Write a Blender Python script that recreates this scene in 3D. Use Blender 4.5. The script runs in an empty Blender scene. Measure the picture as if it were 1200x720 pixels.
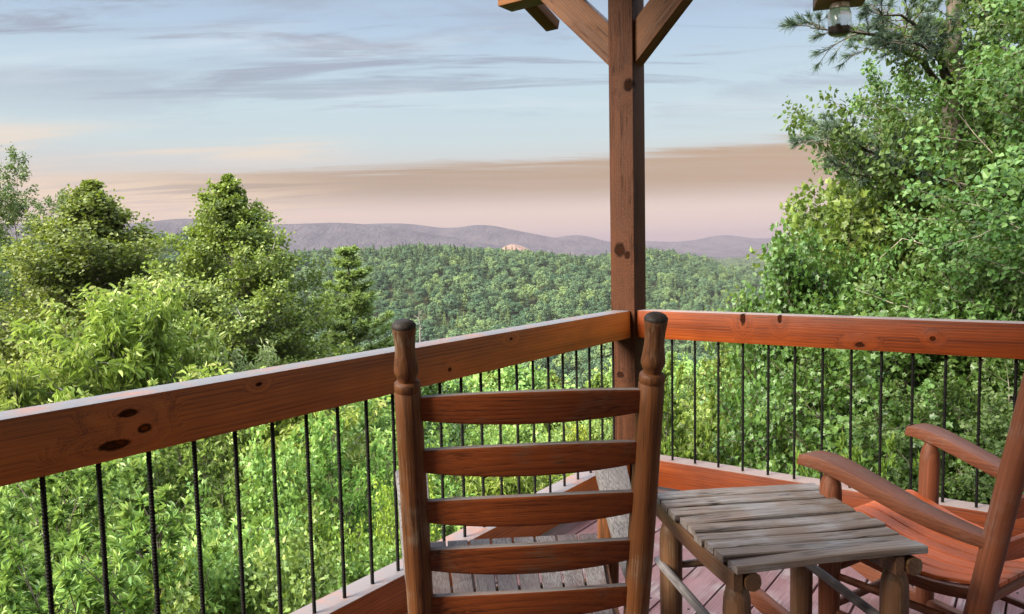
import bpy, bmesh, math
import numpy as np
from mathutils import Vector, Matrix

C = bpy.context.scene.collection
SC = bpy.context.scene
R = math.radians
# ------------------------------------------------------------------ camera
FPX = 884.3                                  # focal length in pixels of a 1200 px wide frame
YAW, PITCH, ROLL = 0.6231, 0.0774, -0.0208
CAM = Vector((1.7993, -3.5479, 1.2596))
F2 = Vector((-math.sin(YAW), math.cos(YAW), 0)); R2 = Vector((math.cos(YAW), math.sin(YAW), 0)); UP = Vector((0, 0, 1))
_f = F2 * math.cos(PITCH) - UP * math.sin(PITCH); _u = UP * math.cos(PITCH) + F2 * math.sin(PITCH)
_r = R2 * math.cos(ROLL) + _u * math.sin(ROLL); _u = _u * math.cos(ROLL) - R2 * math.sin(ROLL)
cd = bpy.data.cameras.new('camera'); cam = bpy.data.objects.new('camera', cd); C.objects.link(cam)
cd.sensor_width = 36; cd.lens = FPX / 1200 * 36; cd.clip_start = 0.05; cd.clip_end = 20000
cam.matrix_world = Matrix(((_r.x, _u.x, -_f.x, CAM.x), (_r.y, _u.y, -_f.y, CAM.y), (_r.z, _u.z, -_f.z, CAM.z), (0, 0, 0, 1)))
SC.camera = cam

# ------------------------------------------------------------------ world, sun, exposure
SUN_EL, SUN_AZ = R(34), R(202)               # azimuth counted clockwise from +Y: behind the viewer, a little to the left
W = bpy.data.worlds.new('World'); SC.world = W; W.use_nodes = True
def build_world():
    nt = W.node_tree; nt.nodes.clear(); N = nt.nodes; L = nt.links
    out = N.new('ShaderNodeOutputWorld'); bg = N.new('ShaderNodeBackground'); L.new(bg.outputs[0], out.inputs[0])
    sky = N.new('ShaderNodeTexSky'); sky.sky_type = 'NISHITA'; sky.sun_disc = False
    sky.sun_elevation = SUN_EL; sky.sun_rotation = SUN_AZ; sky.air_density = 1.0; sky.dust_density = 2.0
    tc = N.new('ShaderNodeTexCoord')
    rot = N.new('ShaderNodeVectorRotate'); rot.rotation_type = 'Z_AXIS'; rot.inputs['Angle'].default_value = -YAW
    L.new(tc.outputs['Generated'], rot.inputs['Vector'])
    sep = N.new('ShaderNodeSeparateXYZ'); L.new(rot.outputs[0], sep.inputs[0])
    def m(op, a, b=None, c=None, clamp=False):
        n = N.new('ShaderNodeMath'); n.operation = op; n.use_clamp = clamp
        for i, v in enumerate((a, b, c)):
            if v is None: continue
            if isinstance(v, (int, float)): n.inputs[i].default_value = v
            else: L.new(v, n.inputs[i])
        return n.outputs[0]
    def sstep(v, a, b):
        n = N.new('ShaderNodeMapRange'); n.interpolation_type = 'SMOOTHSTEP'; L.new(v, n.inputs[0])
        n.inputs[1].default_value = a; n.inputs[2].default_value = b; return n.outputs[0]
    def mix(f, a, b):
        n = N.new('ShaderNodeMix'); n.data_type = 'RGBA'
        if isinstance(f, (int, float)): n.inputs[0].default_value = f
        else: L.new(f, n.inputs[0])
        for i, v in ((6, a), (7, b)):
            if isinstance(v, tuple): n.inputs[i].default_value = (*v, 1)
            else: L.new(v, n.inputs[i])
        return n.outputs[2]
    el = m('ARCSINE', sep.outputs[2]); az = m('ARCTAN2', sep.outputs[0], sep.outputs[1])
    # a flat cloud ceiling seen in perspective: streaks converge towards the horizon
    den = m('ADD', m('MAXIMUM', sep.outputs[2], 0.0), 0.10)
    cx = m('DIVIDE', sep.outputs[0], den); cy = m('DIVIDE', sep.outputs[1], den)
    def noise(sx, sy, scale, det, off, rough=.55, dist=0.0):
        cb = N.new('ShaderNodeCombineXYZ'); L.new(m('MULTIPLY', cx, sx), cb.inputs[0]); L.new(m('ADD', m('MULTIPLY', cy, sy), off), cb.inputs[1])
        cb.inputs[2].default_value = off
        n = N.new('ShaderNodeTexNoise'); n.inputs['Scale'].default_value = scale; n.inputs['Detail'].default_value = det
        n.inputs['Roughness'].default_value = rough; n.inputs['Distortion'].default_value = dist
        L.new(cb.outputs[0], n.inputs['Vector']); return n.outputs['Fac']
    n1 = noise(.55, 1.25, 1.1, 8, 3.1, .60, .7); n2 = noise(.50, 3.0, 1.45, 8, 11.7, .66, .8); n3 = noise(.5, 2.2, 1.1, 5, 23.0, .55, .4)
    # clear air: pale at the horizon to grey blue higher up, on top of the physical sky
    ramp = N.new('ShaderNodeValToRGB'); L.new(m('MULTIPLY', el, 2.0), ramp.inputs[0])
    e = ramp.color_ramp.elements
    e[0].position = 0.0; e[0].color = (.95, .73, .62, 1); e[1].position = 1.0; e[1].color = (.50, .56, .66, 1)
    for p, c in ((.10, (.85, .66, .56)), (.17, (.68, .60, .54)), (.28, (.58, .70, .72)), (.40, (.53, .68, .75)), (.55, (.43, .57, .72)), (.72, (.36, .47, .62))):
        x = ramp.color_ramp.elements.new(p); x.color = (*c, 1)
    skyc = N.new('ShaderNodeMix'); skyc.data_type = 'RGBA'; skyc.blend_type = 'MULTIPLY'; skyc.inputs[0].default_value = 1
    L.new(sky.outputs[0], skyc.inputs[6]); skyc.inputs[7].default_value = (.06, .06, .06, 1)
    base = mix(.88, skyc.outputs[2], ramp.outputs[0])
    # thin grey streaks
    up = sstep(el, .13, .24)
    s1 = m('MULTIPLY', sstep(n1, .45, .63), up)
    base = mix(m('MULTIPLY', s1, .80), base, (.33, .38, .47))
    s2 = m('MULTIPLY', sstep(n2, .49, .64), m('MULTIPLY', up, .85))
    base = mix(s2, base, (.30, .345, .43))
    # white veils
    s3 = m('MULTIPLY', sstep(n3, .52, .75), sstep(el, .12, .20))
    base = mix(m('MULTIPLY', s3, .6), base, (.66, .73, .78))
    # the long rosy brown bank above the mountains
    wob = m('MULTIPLY', m('SUBTRACT', n2, .5), .045)
    edge = m('ADD', m('ADD', m('MULTIPLY', az, .040), .117), wob)
    d = m('SUBTRACT', edge, el)
    bank = m('MULTIPLY', sstep(d, -.004, .014), sstep(el, .045, .085))
    bank = m('MULTIPLY', bank, sstep(az, -.62, -.30))
    base = mix(m('MULTIPLY', bank, m('ADD', .84, m('MULTIPLY', sstep(n2, .30, .62), .14))), base, mix(sstep(az, -.3, .45), (.415, .310, .215), (.46, .315, .195)))
    # peach break under the bank, left
    pk = m('MULTIPLY', m('MULTIPLY', sstep(el, .115, .07), sstep(el, .02, .06)), sstep(az, -.12, -.42))
    base = mix(m('MULTIPLY', m('MULTIPLY', pk, sstep(n2, .40, .56)), .8), base, (.86, .66, .47))
    pk2 = m('MULTIPLY', m('MULTIPLY', sstep(el, .16, .135), sstep(el, .105, .125)), sstep(az, -.15, -.32))
    base = mix(m('MULTIPLY', m('MULTIPLY', pk2, sstep(n3, .45, .6)), .7), base, (.80, .66, .52))
    # sky overhead, out of view, raised far above the horizon to brighten the foliage
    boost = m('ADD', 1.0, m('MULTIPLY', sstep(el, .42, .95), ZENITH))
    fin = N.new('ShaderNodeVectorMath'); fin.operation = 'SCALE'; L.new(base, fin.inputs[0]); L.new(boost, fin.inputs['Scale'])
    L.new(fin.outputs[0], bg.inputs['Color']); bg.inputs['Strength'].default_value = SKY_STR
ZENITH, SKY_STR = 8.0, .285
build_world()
sd = bpy.data.lights.new('sun', 'SUN'); sd.energy = 5.0; sd.angle = R(34); sd.color = (1.0, .92, .76)
sun = bpy.data.objects.new('sun', sd); C.objects.link(sun)
sdir = Vector((math.sin(SUN_AZ) * math.cos(SUN_EL), math.cos(SUN_AZ) * math.cos(SUN_EL), math.sin(SUN_EL)))
sun.rotation_euler = sdir.to_track_quat('Z', 'Y').to_euler()
SC.view_settings.view_transform = 'Standard'; SC.view_settings.look = 'None'
SC.view_settings.exposure = 2.08; SC.view_settings.gamma = 1; SC.view_settings.use_curve_mapping = False
SC.render.engine = 'CYCLES'; SC.cycles.max_bounces = 6; SC.cycles.diffuse_bounces = 3; SC.cycles.glossy_bounces = 3
SC.cycles.transmission_bounces = 6; SC.cycles.transparent_max_bounces = 4; SC.cycles.volume_bounces = 0
SC.cycles.use_denoising = True; SC.cycles.caustics_reflective = False; SC.cycles.caustics_refractive = False

# ------------------------------------------------------------------ helpers
def tag(o, label=None, cat=None, group=None, kind=None):
    for k, v in (('label', label), ('category', cat), ('group', group), ('kind', kind)):
        if v: o[k] = v
    return o
def empty(name, loc=(0, 0, 0), rz=0.0, label=None, cat=None, group=None):
    o = bpy.data.objects.new(name, None); C.objects.link(o); o.location = loc; o.rotation_euler = (0, 0, rz)
    o.empty_display_size = .1
    return tag(o, label, cat, group)
def link(name, me, mat, parent=None, M=None):
    o = bpy.data.objects.new(name, me); C.objects.link(o)
    if mat: me.materials.append(mat)
    if parent: o.parent = parent
    if M is not None: o.matrix_local = M
    return o
def np_mesh(name, V, polys, smooth=False):
    """V (n,3); polys: list of (m,k) index arrays."""
    me = bpy.data.meshes.new(name); V = np.asarray(V, np.float32)
    me.vertices.add(len(V)); me.vertices.foreach_set('co', V.ravel())
    nl = sum(p.size for p in polys); npoly = sum(len(p) for p in polys)
    me.loops.add(nl); me.polygons.add(npoly)
    me.loops.foreach_set('vertex_index', np.concatenate([p.ravel() for p in polys]).astype(np.int32))
    st = np.concatenate([np.full(len(p), p.shape[1]) for p in polys]); st = np.concatenate([[0], np.cumsum(st)[:-1]])
    me.polygons.foreach_set('loop_start', st.astype(np.int32))
    me.polygons.foreach_set('use_smooth', np.full(npoly, smooth))
    me.update(calc_edges=True); return me
def axes(a, b, up):
    a = Vector(a); b = Vector(b); x = (b - a).normalized(); z = Vector(up); z = (z - x * z.dot(x)).normalized(); y = z.cross(x)
    c = (a + b) / 2
    return Matrix(((x.x, y.x, z.x, c.x), (x.y, y.y, z.y, c.y), (x.z, y.z, z.z, c.z), (0, 0, 0, 1))), (b - a).length
def bm_box(bm, sx, sy, sz, M=None, bev=.004, seg=2):
    r = bmesh.ops.create_cube(bm, size=1, matrix=(M or Matrix()) @ Matrix.Diagonal((sx, sy, sz, 1)))
    if bev:
        vs = set(r['verts']); es = [e for e in bm.edges if e.verts[0] in vs and e.verts[1] in vs]
        bmesh.ops.bevel(bm, geom=es, offset=bev, segments=seg, affect='EDGES', profile=.6)
def bm_obj(name, bm, mat, parent=None, M=None, smooth=False):
    me = bpy.data.meshes.new(name); bm.to_mesh(me); bm.free()
    if smooth:
        for p in me.polygons: p.use_smooth = True
        me.set_sharp_from_angle(angle=R(40))
    return link(name, me, mat, parent, M)
def board(name, a, b, up, w, h, mat, parent=None, bev=.005):
    """a timber from a to b; its long axis is local X, h is measured along up."""
    M, L = axes(a, b, up); bm = bmesh.new(); bm_box(bm, L, w, h, None, bev)
    return bm_obj(name, bm, mat, parent, M, True)
def lathe(name, prof, a, b, mat, parent=None, n=20, ov=1.0):
    """prof: (distance from a, radius); axis a->b is local Z."""
    a = Vector(a); b = Vector(b); z = (b - a).normalized(); x = Vector((1, 0, 0)) if abs(z.x) < .9 else Vector((0, 1, 0))
    x = (x - z * x.dot(z)).normalized(); y = z.cross(x)
    M = Matrix(((x.x, y.x, z.x, a.x), (x.y, y.y, z.y, a.y), (x.z, y.z, z.z, a.z), (0, 0, 0, 1)))
    V = []; Q = []
    for d, r in prof:
        for k in range(n):
            t = 2 * math.pi * k / n; V.append((r * math.cos(t), r * ov * math.sin(t), d))
    m = len(prof)
    for i in range(m - 1):
        for k in range(n): Q.append((i * n + k, i * n + (k + 1) % n, (i + 1) * n + (k + 1) % n, (i + 1) * n + k))
    me = bpy.data.meshes.new(name); me.from_pydata(V, [], Q + [tuple(range(n - 1, -1, -1)), tuple((m - 1) * n + k for k in range(n))])
    for p in me.polygons: p.use_smooth = True
    me.set_sharp_from_angle(angle=R(48))
    return link(name, me, mat, parent, M)
def rod(name, a, b, r, mat, parent, n=14, taper=.8):
    L = (Vector(b) - Vector(a)).length
    return lathe(name, [(0, r * .55), (.004, r * taper), (L * .15, r * .96), (L * .5, r), (L * .85, r * .96), (L - .004, r * taper), (L, r * .55)], a, b, mat, parent, n)
def loft(name, st, mat, parent=None, rnd=.3):
    """st: stations (centre, side vector * half width, up vector * half height); a rounded rectangle swept through them."""
    sec = []
    for sx, sy in ((1, 1), (-1, 1), (-1, -1), (1, -1)):
        pts = [(sx, sy * (1 - rnd)), (sx * (1 - rnd * .3), sy * (1 - rnd * .3)), (sx * (1 - rnd), sy)]
        if sx * sy < 0: pts.reverse()
        sec += pts
    n = len(sec); V = []; Q = []
    for c, s, u in st:
        c = Vector(c); s = Vector(s); u = Vector(u); hw, hh = s.length, u.length; k = min(1, hh / hw) if hw else 1
        for x, y in sec:
            xx = math.copysign(1 - (1 - abs(x)) * k, x); V.append(c + s * xx + u * y)
    for i in range(len(st) - 1):
        for j in range(n): Q.append((i * n + j, i * n + (j + 1) % n, (i + 1) * n + (j + 1) % n, (i + 1) * n + j))
    me = bpy.data.meshes.new(name)
    me.from_pydata(V, [], Q + [tuple(range(n - 1, -1, -1)), tuple((len(st) - 1) * n + j for j in range(n))])
    bm = bmesh.new(); bm.from_mesh(me); bmesh.ops.recalc_face_normals(bm, faces=bm.faces); bm.to_mesh(me); bm.free()
    for p in me.polygons: p.use_smooth = True
    me.set_sharp_from_angle(angle=R(38))
    return link(name, me, mat, parent)
def spline(keys, n):
    """Catmull-Rom through rows of numbers."""
    K = np.array(keys, float); P = np.vstack([2 * K[0] - K[1], K, 2 * K[-1] - K[-2]]); out = []
    for t in np.linspace(0, len(K) - 1, n):
        i = min(int(t), len(K) - 2); f = t - i; a, b, c, d = P[i:i + 4]
        out.append(.5 * (2 * b + (c - a) * f + (2 * a - 5 * b + 4 * c - d) * f * f + (3 * b - a - 3 * c + d) * f ** 3))
    return np.array(out)

# ------------------------------------------------------------------ materials
def new_mat(name):
    m = bpy.data.materials.new(name); m.use_nodes = True; nt = m.node_tree; nt.nodes.clear()
    o = nt.nodes.new('ShaderNodeOutputMaterial'); return m, nt, o
class NB:
    def __init__(s, nt): s.nt = nt; s.N = nt.nodes; s.L = nt.links
    def put(s, sock, v):
        if v is None: return
        if isinstance(v, (int, float)): sock.default_value = v
        elif isinstance(v, tuple): sock.default_value = (*v, 1) if len(v) == 3 and len(sock.default_value) == 4 else v
        else: s.L.new(v, sock)
    def math(s, op, a, b=None, clamp=False):
        n = s.N.new('ShaderNodeMath'); n.operation = op; n.use_clamp = clamp; s.put(n.inputs[0], a); s.put(n.inputs[1], b); return n.outputs[0]
    def vm(s, op, a, b=None):
        n = s.N.new('ShaderNodeVectorMath'); n.operation = op; s.put(n.inputs[0], a); s.put(n.inputs[1], b)
        return n.outputs['Value'] if op in ('LENGTH', 'DISTANCE') else n.outputs[0]
    def mix(s, f, a, b, mode='MIX'):
        n = s.N.new('ShaderNodeMix'); n.data_type = 'RGBA'; n.blend_type = mode; s.put(n.inputs[0], f); s.put(n.inputs[6], a); s.put(n.inputs[7], b); return n.outputs[2]
    def step(s, v, a, b, lo=0.0, hi=1.0):
        n = s.N.new('ShaderNodeMapRange'); n.interpolation_type = 'SMOOTHSTEP'; s.put(n.inputs[0], v)
        n.inputs[1].default_value = a; n.inputs[2].default_value = b; n.inputs[3].default_value = lo; n.inputs[4].default_value = hi; return n.outputs[0]
    def noise(s, vec, scale, det=4, rough=.55, dist=0.0):
        n = s.N.new('ShaderNodeTexNoise'); s.put(n.inputs['Vector'], vec); n.inputs['Scale'].default_value = scale
        n.inputs['Detail'].default_value = det; n.inputs['Roughness'].default_value = rough; n.inputs['Distortion'].default_value = dist
        return n.outputs['Fac']
    def bsdf(s, col, rough, spec=.4, bump=None, bstr=.3, bdist=.002):
        n = s.N.new('ShaderNodeBsdfPrincipled'); s.put(n.inputs['Base Color'], col); s.put(n.inputs['Roughness'], rough)
        s.put(n.inputs['Specular IOR Level'], spec)
        if bump is not None:
            b = s.N.new('ShaderNodeBump'); b.inputs['Strength'].default_value = bstr; b.inputs['Distance'].default_value = bdist
            s.L.new(bump, b.inputs['Height']); s.L.new(b.outputs[0], n.inputs['Normal'])
        return n.outputs[0]
def wood(name, dark, mid, light, axis=0, rough=.42, spec=.45, knots=(), weather=None, ring=1.0, fib=1.0, saw=0.0, bstr=.35, top=None, crack=0.0):
    """stained timber, grain along the object's own axis. weather = (colour, low, high): patchy greyed finish. top: pale sky sheen painted on faces looking up."""
    m, nt, o = new_mat(name); b = NB(nt)
    tc = nt.nodes.new('ShaderNodeTexCoord').outputs['Object']; oi = nt.nodes.new('ShaderNodeObjectInfo')
    rnd = b.math('MULTIPLY', oi.outputs['Random'], 37.0)
    cb = nt.nodes.new('ShaderNodeCombineXYZ'); [nt.links.new(rnd, cb.inputs[i]) for i in range(3)]
    sc = [1.0, 1.0, 1.0]; sc[axis] = .045
    p = b.vm('ADD', b.vm('MULTIPLY', tc, tuple(sc)), cb.outputs[0])
    kn = hrt = None
    for (kc, kr) in knots:
        d = b.vm('LENGTH', b.vm('DIVIDE', b.vm('SUBTRACT', tc, tuple(kc)), tuple(kr)))
        d = b.math('ADD', d, b.math('MULTIPLY', b.math('SUBTRACT', b.noise(tc, 55, 4, .7), .5), 1.1))
        k = b.step(d, 1.30, .80); kn = k if kn is None else b.math('MAXIMUM', kn, k); q = b.step(d, .78, .35); hrt = q if hrt is None else b.math('MAXIMUM', hrt, q)
        sw = b.step(d, 5.5, .8, 0, .085)                        # grain flows round the knot
        c2 = nt.nodes.new('ShaderNodeCombineXYZ'); [nt.links.new(sw, c2.inputs[i]) for i in range(3)]
        p = b.vm('ADD', p, c2.outputs[0])
    g1 = b.noise(p, 16, 4, .6, .35)
    wv = nt.nodes.new('ShaderNodeTexWave'); wv.wave_type = 'RINGS'; wv.rings_direction = 'XYZ'[axis]; wv.wave_profile = 'SAW'
    nt.links.new(p, wv.inputs['Vector']); wv.inputs['Scale'].default_value = 34; wv.inputs['Distortion'].default_value = 4.0
    wv.inputs['Detail'].default_value = 2.5; wv.inputs['Detail Scale'].default_value = 1.3
    sf = [330.0, 330.0, 330.0]; sf[axis] = 6.0
    fb = b.noise(b.vm('MULTIPLY', tc, tuple(sf)), 1.0, 3, .6)
    tone = b.math('ADD', b.math('MULTIPLY', g1, .65), b.math('MULTIPLY', wv.outputs['Fac'], .20 * ring))
    tone = b.math('ADD', tone, b.math('MULTIPLY', b.math('SUBTRACT', fb, .5), .5 * fib))
    c = b.mix(b.step(tone, .15, .52), dark, mid); c = b.mix(b.step(tone, .48, .85), c, light)
    big = b.noise(tc, 3.5, 3, .6); c = b.mix(b.step(big, .35, .7, 0, .35), c, dark)
    ro = b.math('ADD', rough, b.math('MULTIPLY', b.math('SUBTRACT', fb, .5), .3))
    h = b.math('ADD', fb, b.math('MULTIPLY', wv.outputs['Fac'], .25))
    if saw:
        ss = [60.0, 60.0, 60.0]; ss[axis] = 260.0
        sm = b.noise(b.vm('MULTIPLY', tc, tuple(ss)), 1.0, 2, .6); h = b.math('ADD', h, b.math('MULTIPLY', sm, saw))
        c = b.mix(b.step(sm, .5, .68, 0, .30 * min(saw, 1.2)), c, light)
    if crack:                                                   # drying checks along the grain
        s3 = [46.0, 46.0, 46.0]; s3[axis] = 1.1
        ck = b.noise(b.vm('ADD', b.vm('MULTIPLY', tc, tuple(s3)), cb.outputs[0]), 1.0, 3, .55, .4)
        ckf = b.math('MULTIPLY', b.math('MULTIPLY', b.step(ck, .478, .497), b.step(ck, .522, .503)), b.step(b.noise(tc, 6, 2), .42, .60, 0, crack))
        h = b.math('SUBTRACT', h, b.math('MULTIPLY', ckf, 1.5))
    if weather:
        wc, lo, hi = weather
        wn = b.noise(b.vm('ADD', b.vm('MULTIPLY', tc, (1.0, 1.0, 1.0)), cb.outputs[0]), 7, 5, .65)
        wf = b.step(b.math('ADD', wn, b.math('MULTIPLY', b.math('SUBTRACT', fb, .5), .35)), lo, hi)
        c = b.mix(wf, c, b.mix(b.step(fb, .35, .65), tuple(x * .55 for x in wc), wc)); ro = b.math('ADD', ro, b.math('MULTIPLY', wf, .2))
    if top:  # sky light on upward faces, mixed into the colour
        ge = nt.nodes.new('ShaderNodeNewGeometry'); sp = nt.nodes.new('ShaderNodeSeparateXYZ'); nt.links.new(ge.outputs['Normal'], sp.inputs[0])
        wn2 = b.noise(tc, 9, 4, .6)
        tf = b.math('MULTIPLY', b.step(sp.outputs[2], .55, .9), b.step(b.math('ADD', wn2, b.math('MULTIPLY', fb, .4)), .35, .75, .35, 1.0))
        c = b.mix(tf, c, top); ro = b.math('ADD', ro, b.math('MULTIPLY', tf, .1))
    if crack: c = b.mix(ckf, c, tuple(x * .25 for x in dark))
    if kn is not None:
        c = b.mix(b.math('MULTIPLY', kn, .93), c, b.mix(b.math('MULTIPLY', hrt, b.step(g1, .35, .6)), (.010, .006, .005), tuple(x * .8 for x in dark))); h = b.math('SUBTRACT', h, kn)
    nt.links.new(b.bsdf(c, ro, spec if kn is None else b.math('MULTIPLY', b.math('SUBTRACT', 1.0, kn), spec), h, bstr, .0025), o.inputs[0]); return m
def leaf_mat(name, cols, trans=.38, rough=.45, spec=.35, warm=None):
    """leaves: every leaf its own shade between the listed colours, a little light passing through."""
    m, nt, o = new_mat(name); b = NB(nt)
    ge = nt.nodes.new('ShaderNodeNewGeometry'); oi = nt.nodes.new('ShaderNodeObjectInfo')
    tc = nt.nodes.new('ShaderNodeTexCoord').outputs['Object']
    an = nt.nodes.new('ShaderNodeAttribute'); an.attribute_name = 'young'
    f = b.math('ADD', b.math('MULTIPLY', ge.outputs['Random Per Island'], .45), b.math('MULTIPLY', b.step(b.noise(tc, .9, 3, .6), .3, .7), .28))
    f = b.math('ADD', f, b.math('MULTIPLY', b.step(an.outputs['Fac'], .45, 1.0), .32))
    r = nt.nodes.new('ShaderNodeValToRGB'); nt.links.new(f, r.inputs[0]); E = r.color_ramp.elements
    E[0].position = .05; E[0].color = (*cols[0], 1); E[1].position = .95; E[1].color = (*cols[-1], 1)
    for i, c in enumerate(cols[1:-1]): x = E.new(.05 + .9 * (i + 1) / (len(cols) - 1)); x.color = (*c, 1)
    hs = nt.nodes.new('ShaderNodeHueSaturation'); nt.links.new(r.outputs[0], hs.inputs['Color'])
    nt.links.new(b.step(oi.outputs['Random'], 0, 1, .485, .515), hs.inputs['Hue']); nt.links.new(b.step(oi.outputs['Random'], 0, 1, .82, 1.15), hs.inputs['Value'])
    c = hs.outputs[0]
    p = b.bsdf(c, rough, spec); t = nt.nodes.new('ShaderNodeBsdfTranslucent'); nt.links.new(b.mix(.5, c, (.16, .22, .02)), t.inputs[0])
    mx = nt.nodes.new('ShaderNodeMixShader'); mx.inputs[0].default_value = trans; nt.links.new(p, mx.inputs[1]); nt.links.new(t.outputs[0], mx.inputs[2])
    nt.links.new(mx.outputs[0], o.inputs[0]); return m
def bark_mat(name, a, c, sc=14):
    m, nt, o = new_mat(name); b = NB(nt); tc = nt.nodes.new('ShaderNodeTexCoord').outputs['Object']
    n = b.noise(b.vm('MULTIPLY', tc, (1, 1, .35)), sc, 5, .65)
    nt.links.new(b.bsdf(b.mix(b.step(n, .35, .65), a, c), .85, .2, n, .6, .02), o.inputs[0]); return m
RED_D, RED_M, RED_L = (.150, .037, .005), (.450, .122, .014), (.60, .21, .034)
ORG_D, ORG_M, ORG_L = (.050, .008, .001), (.160, .028, .002), (.27, .060, .006)
M_railL = wood('stained_rail', RED_D, RED_M, RED_L, 0, .42, .4, knots=[((-.54, -.049, .033), (.026, .05, .009)), ((-.575, -.049, -.035), (.034, .05, .011)), ((-.503, -.049, -.010), (.017, .05, .010)), ((-.18, -.049, .045), (.010, .04, .006)), ((1.0, -.049, .04), (.012, .04, .006)), ((.62, -.049, -.03), (.010, .04, .007))], top=(.125, .125, .14))
M_railR = wood('orange_rail', ORG_D, ORG_M, ORG_L, 0, .44, .22, knots=[((-.64, -.049, -.047), (.020, .05, .010)), ((-.363, -.049, -.005), (.010, .05, .010)), ((-.98, -.049, .055), (.010, .05, .020)), ((-1.15, -.049, .05), (.012, .05, .03)), ((.2, -.049, .01), (.014, .05, .008))], top=(.20, .15, .13))
M_railL2 = wood('stained_bottom_rail', RED_D, RED_M, RED_L, 0, .42, .4, top=(.15, .13, .135))
M_railR2 = wood('orange_bottom_rail', ORG_D, ORG_M, ORG_L, 0, .40, .4, top=(.20, .14, .12))
M_post = wood('rough_sawn_post', (.024, .0078, .0030), (.054, .0172, .0064), (.096, .035, .0145), 0, .66, .14, knots=[((1.06, .0675, .045), (.030, .05, .026)), ((.2385, .0675, -.012), (.036, .05, .030)), ((.21, .0675, .03), (.02, .05, .016)), ((-.41, .0675, -.017), (.016, .05, .02))], saw=1.4, bstr=.6, crack=.7)
M_brace = wood('brace_timber', (.040, .013, .005), (.112, .042, .014), (.195, .084, .032), 0, .55, .15, weather=((.07, .026, .010), .55, .75), crack=.6)
M_deck = wood('deck_boards', (0.0938, 0.0423, 0.0463), (0.2098, 0.1105, 0.1191), (0.3312, 0.2399, 0.2716), 1, .36, .5, weather=((.30, .25, .25), .48, .76), bstr=.3, crack=.5)
CH = {}
for ax, k in enumerate('XYZ'):
    CH['brown' + k] = wood('chair_brown_' + k, (0.0466, 0.0167, 0.0058), (0.1505, 0.0519, 0.0154), (0.2728, 0.1100, 0.0371), ax, .54, 0.28, weather=((.20, .14, .095), .50, .74), crack=.6)
    CH['slat' + k] = wood('chair_slat_' + k, (0.0727, 0.0169, 0.0044), (0.2278, 0.0517, 0.0106), (0.3640, 0.0940, 0.0195), ax, .54, 0.28, weather=((.15, .095, .06), .54, .80), top=(.17, .14, .125), crack=.6)
    CH['grey' + k] = wood('weathered_' + k, (0.0718, 0.0627, 0.0632), (0.1579, 0.1395, 0.1411), (0.2583, 0.2355, 0.2419), ax, .62, .3, fib=1.5, weather=((.24, .225, .225), .4, .7), crack=.9)
    CH['seat' + k] = wood('seat_greybrown_' + k, (0.0360, 0.0222, 0.0189), (0.0902, 0.0586, 0.0527), (0.1622, 0.1236, 0.1202), ax, .45, .45, weather=((.17, .155, .155), .42, .70), crack=.6)
    CH['red' + k] = wood('chair_red_' + k, (0.2020, 0.0388, 0.0106), (0.5267, 0.1104, 0.0269), (0.7126, 0.2069, 0.0612), ax, .54, 0.30, weather=((.25, .15, .11), .52, .85))
    CH['arm' + k] = wood('chair_arm_' + k, (0.0663, 0.0226, 0.0115), (0.1656, 0.0522, 0.0246), (0.3312, 0.1037, 0.0482), ax, .54, 0.28, weather=((.19, .13, .105), .50, .80))
    CH['log' + k] = wood('table_log_' + k, (0.0456, 0.0216, 0.0112), (0.1192, 0.0552, 0.0256), (0.2024, 0.1008, 0.0480), ax, .42, .45, weather=((.17, .14, .09), .5, .8))
    CH['table' + k] = wood('table_grey_' + k, (0.0653, 0.0453, 0.0368), (0.1864, 0.1404, 0.1176), (0.3427, 0.2718, 0.2352), ax, .58, .35, fib=1.6, weather=((.26, .25, .258), .42, .70), crack=1.0)
M_rebar, nt_, o_ = new_mat('black_rebar'); b_ = NB(nt_)
_n = b_.noise(nt_.nodes.new('ShaderNodeTexCoord').outputs['Object'], 60, 3)
nt_.links.new(b_.bsdf(b_.mix(b_.step(_n, .4, .7), (.004, .004, .0045), (.012, .010, .009)), .65, .12, _n, .2, .001), o_.inputs[0])

# ------------------------------------------------------------------ ground, ridges and mountains (u ahead of the camera, v to its right)
def hor(px): return 291.4 - .0208 * (px - 600)
def interp(px, pts): a = np.array(pts, float); return np.interp(px, a[:, 0], a[:, 1])
RIDGE1 = [(-700, 285), (0, 283), (120, 276), (190, 274), (230, 276), (290, 288), (340, 294), (400, 292), (440, 291), (480, 287), (525, 288), (562, 290), (608, 293), (648, 296), (693, 302), (740, 318), (820, 350), (950, 380), (1700, 380)]
RIDGE2 = [(-700, 400), (560, 380), (640, 318), (680, 303), (715, 298), (745, 292), (760, 292), (795, 298), (829, 307), (851, 314), (873, 321), (950, 345), (1050, 360), (1700, 370)]
def fbm(x, y, seed=0, octs=5):
    rg = np.random.RandomState(seed); z = 0 * x
    for o in range(octs):
        for _ in range(3):
            a = rg.rand() * 6.283; k = 2.0 ** o; z = z + np.sin((x * np.cos(a) + y * np.sin(a)) * k * 6.283 + rg.rand() * 6.283) / (k * 3) * .6
    return z
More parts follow.
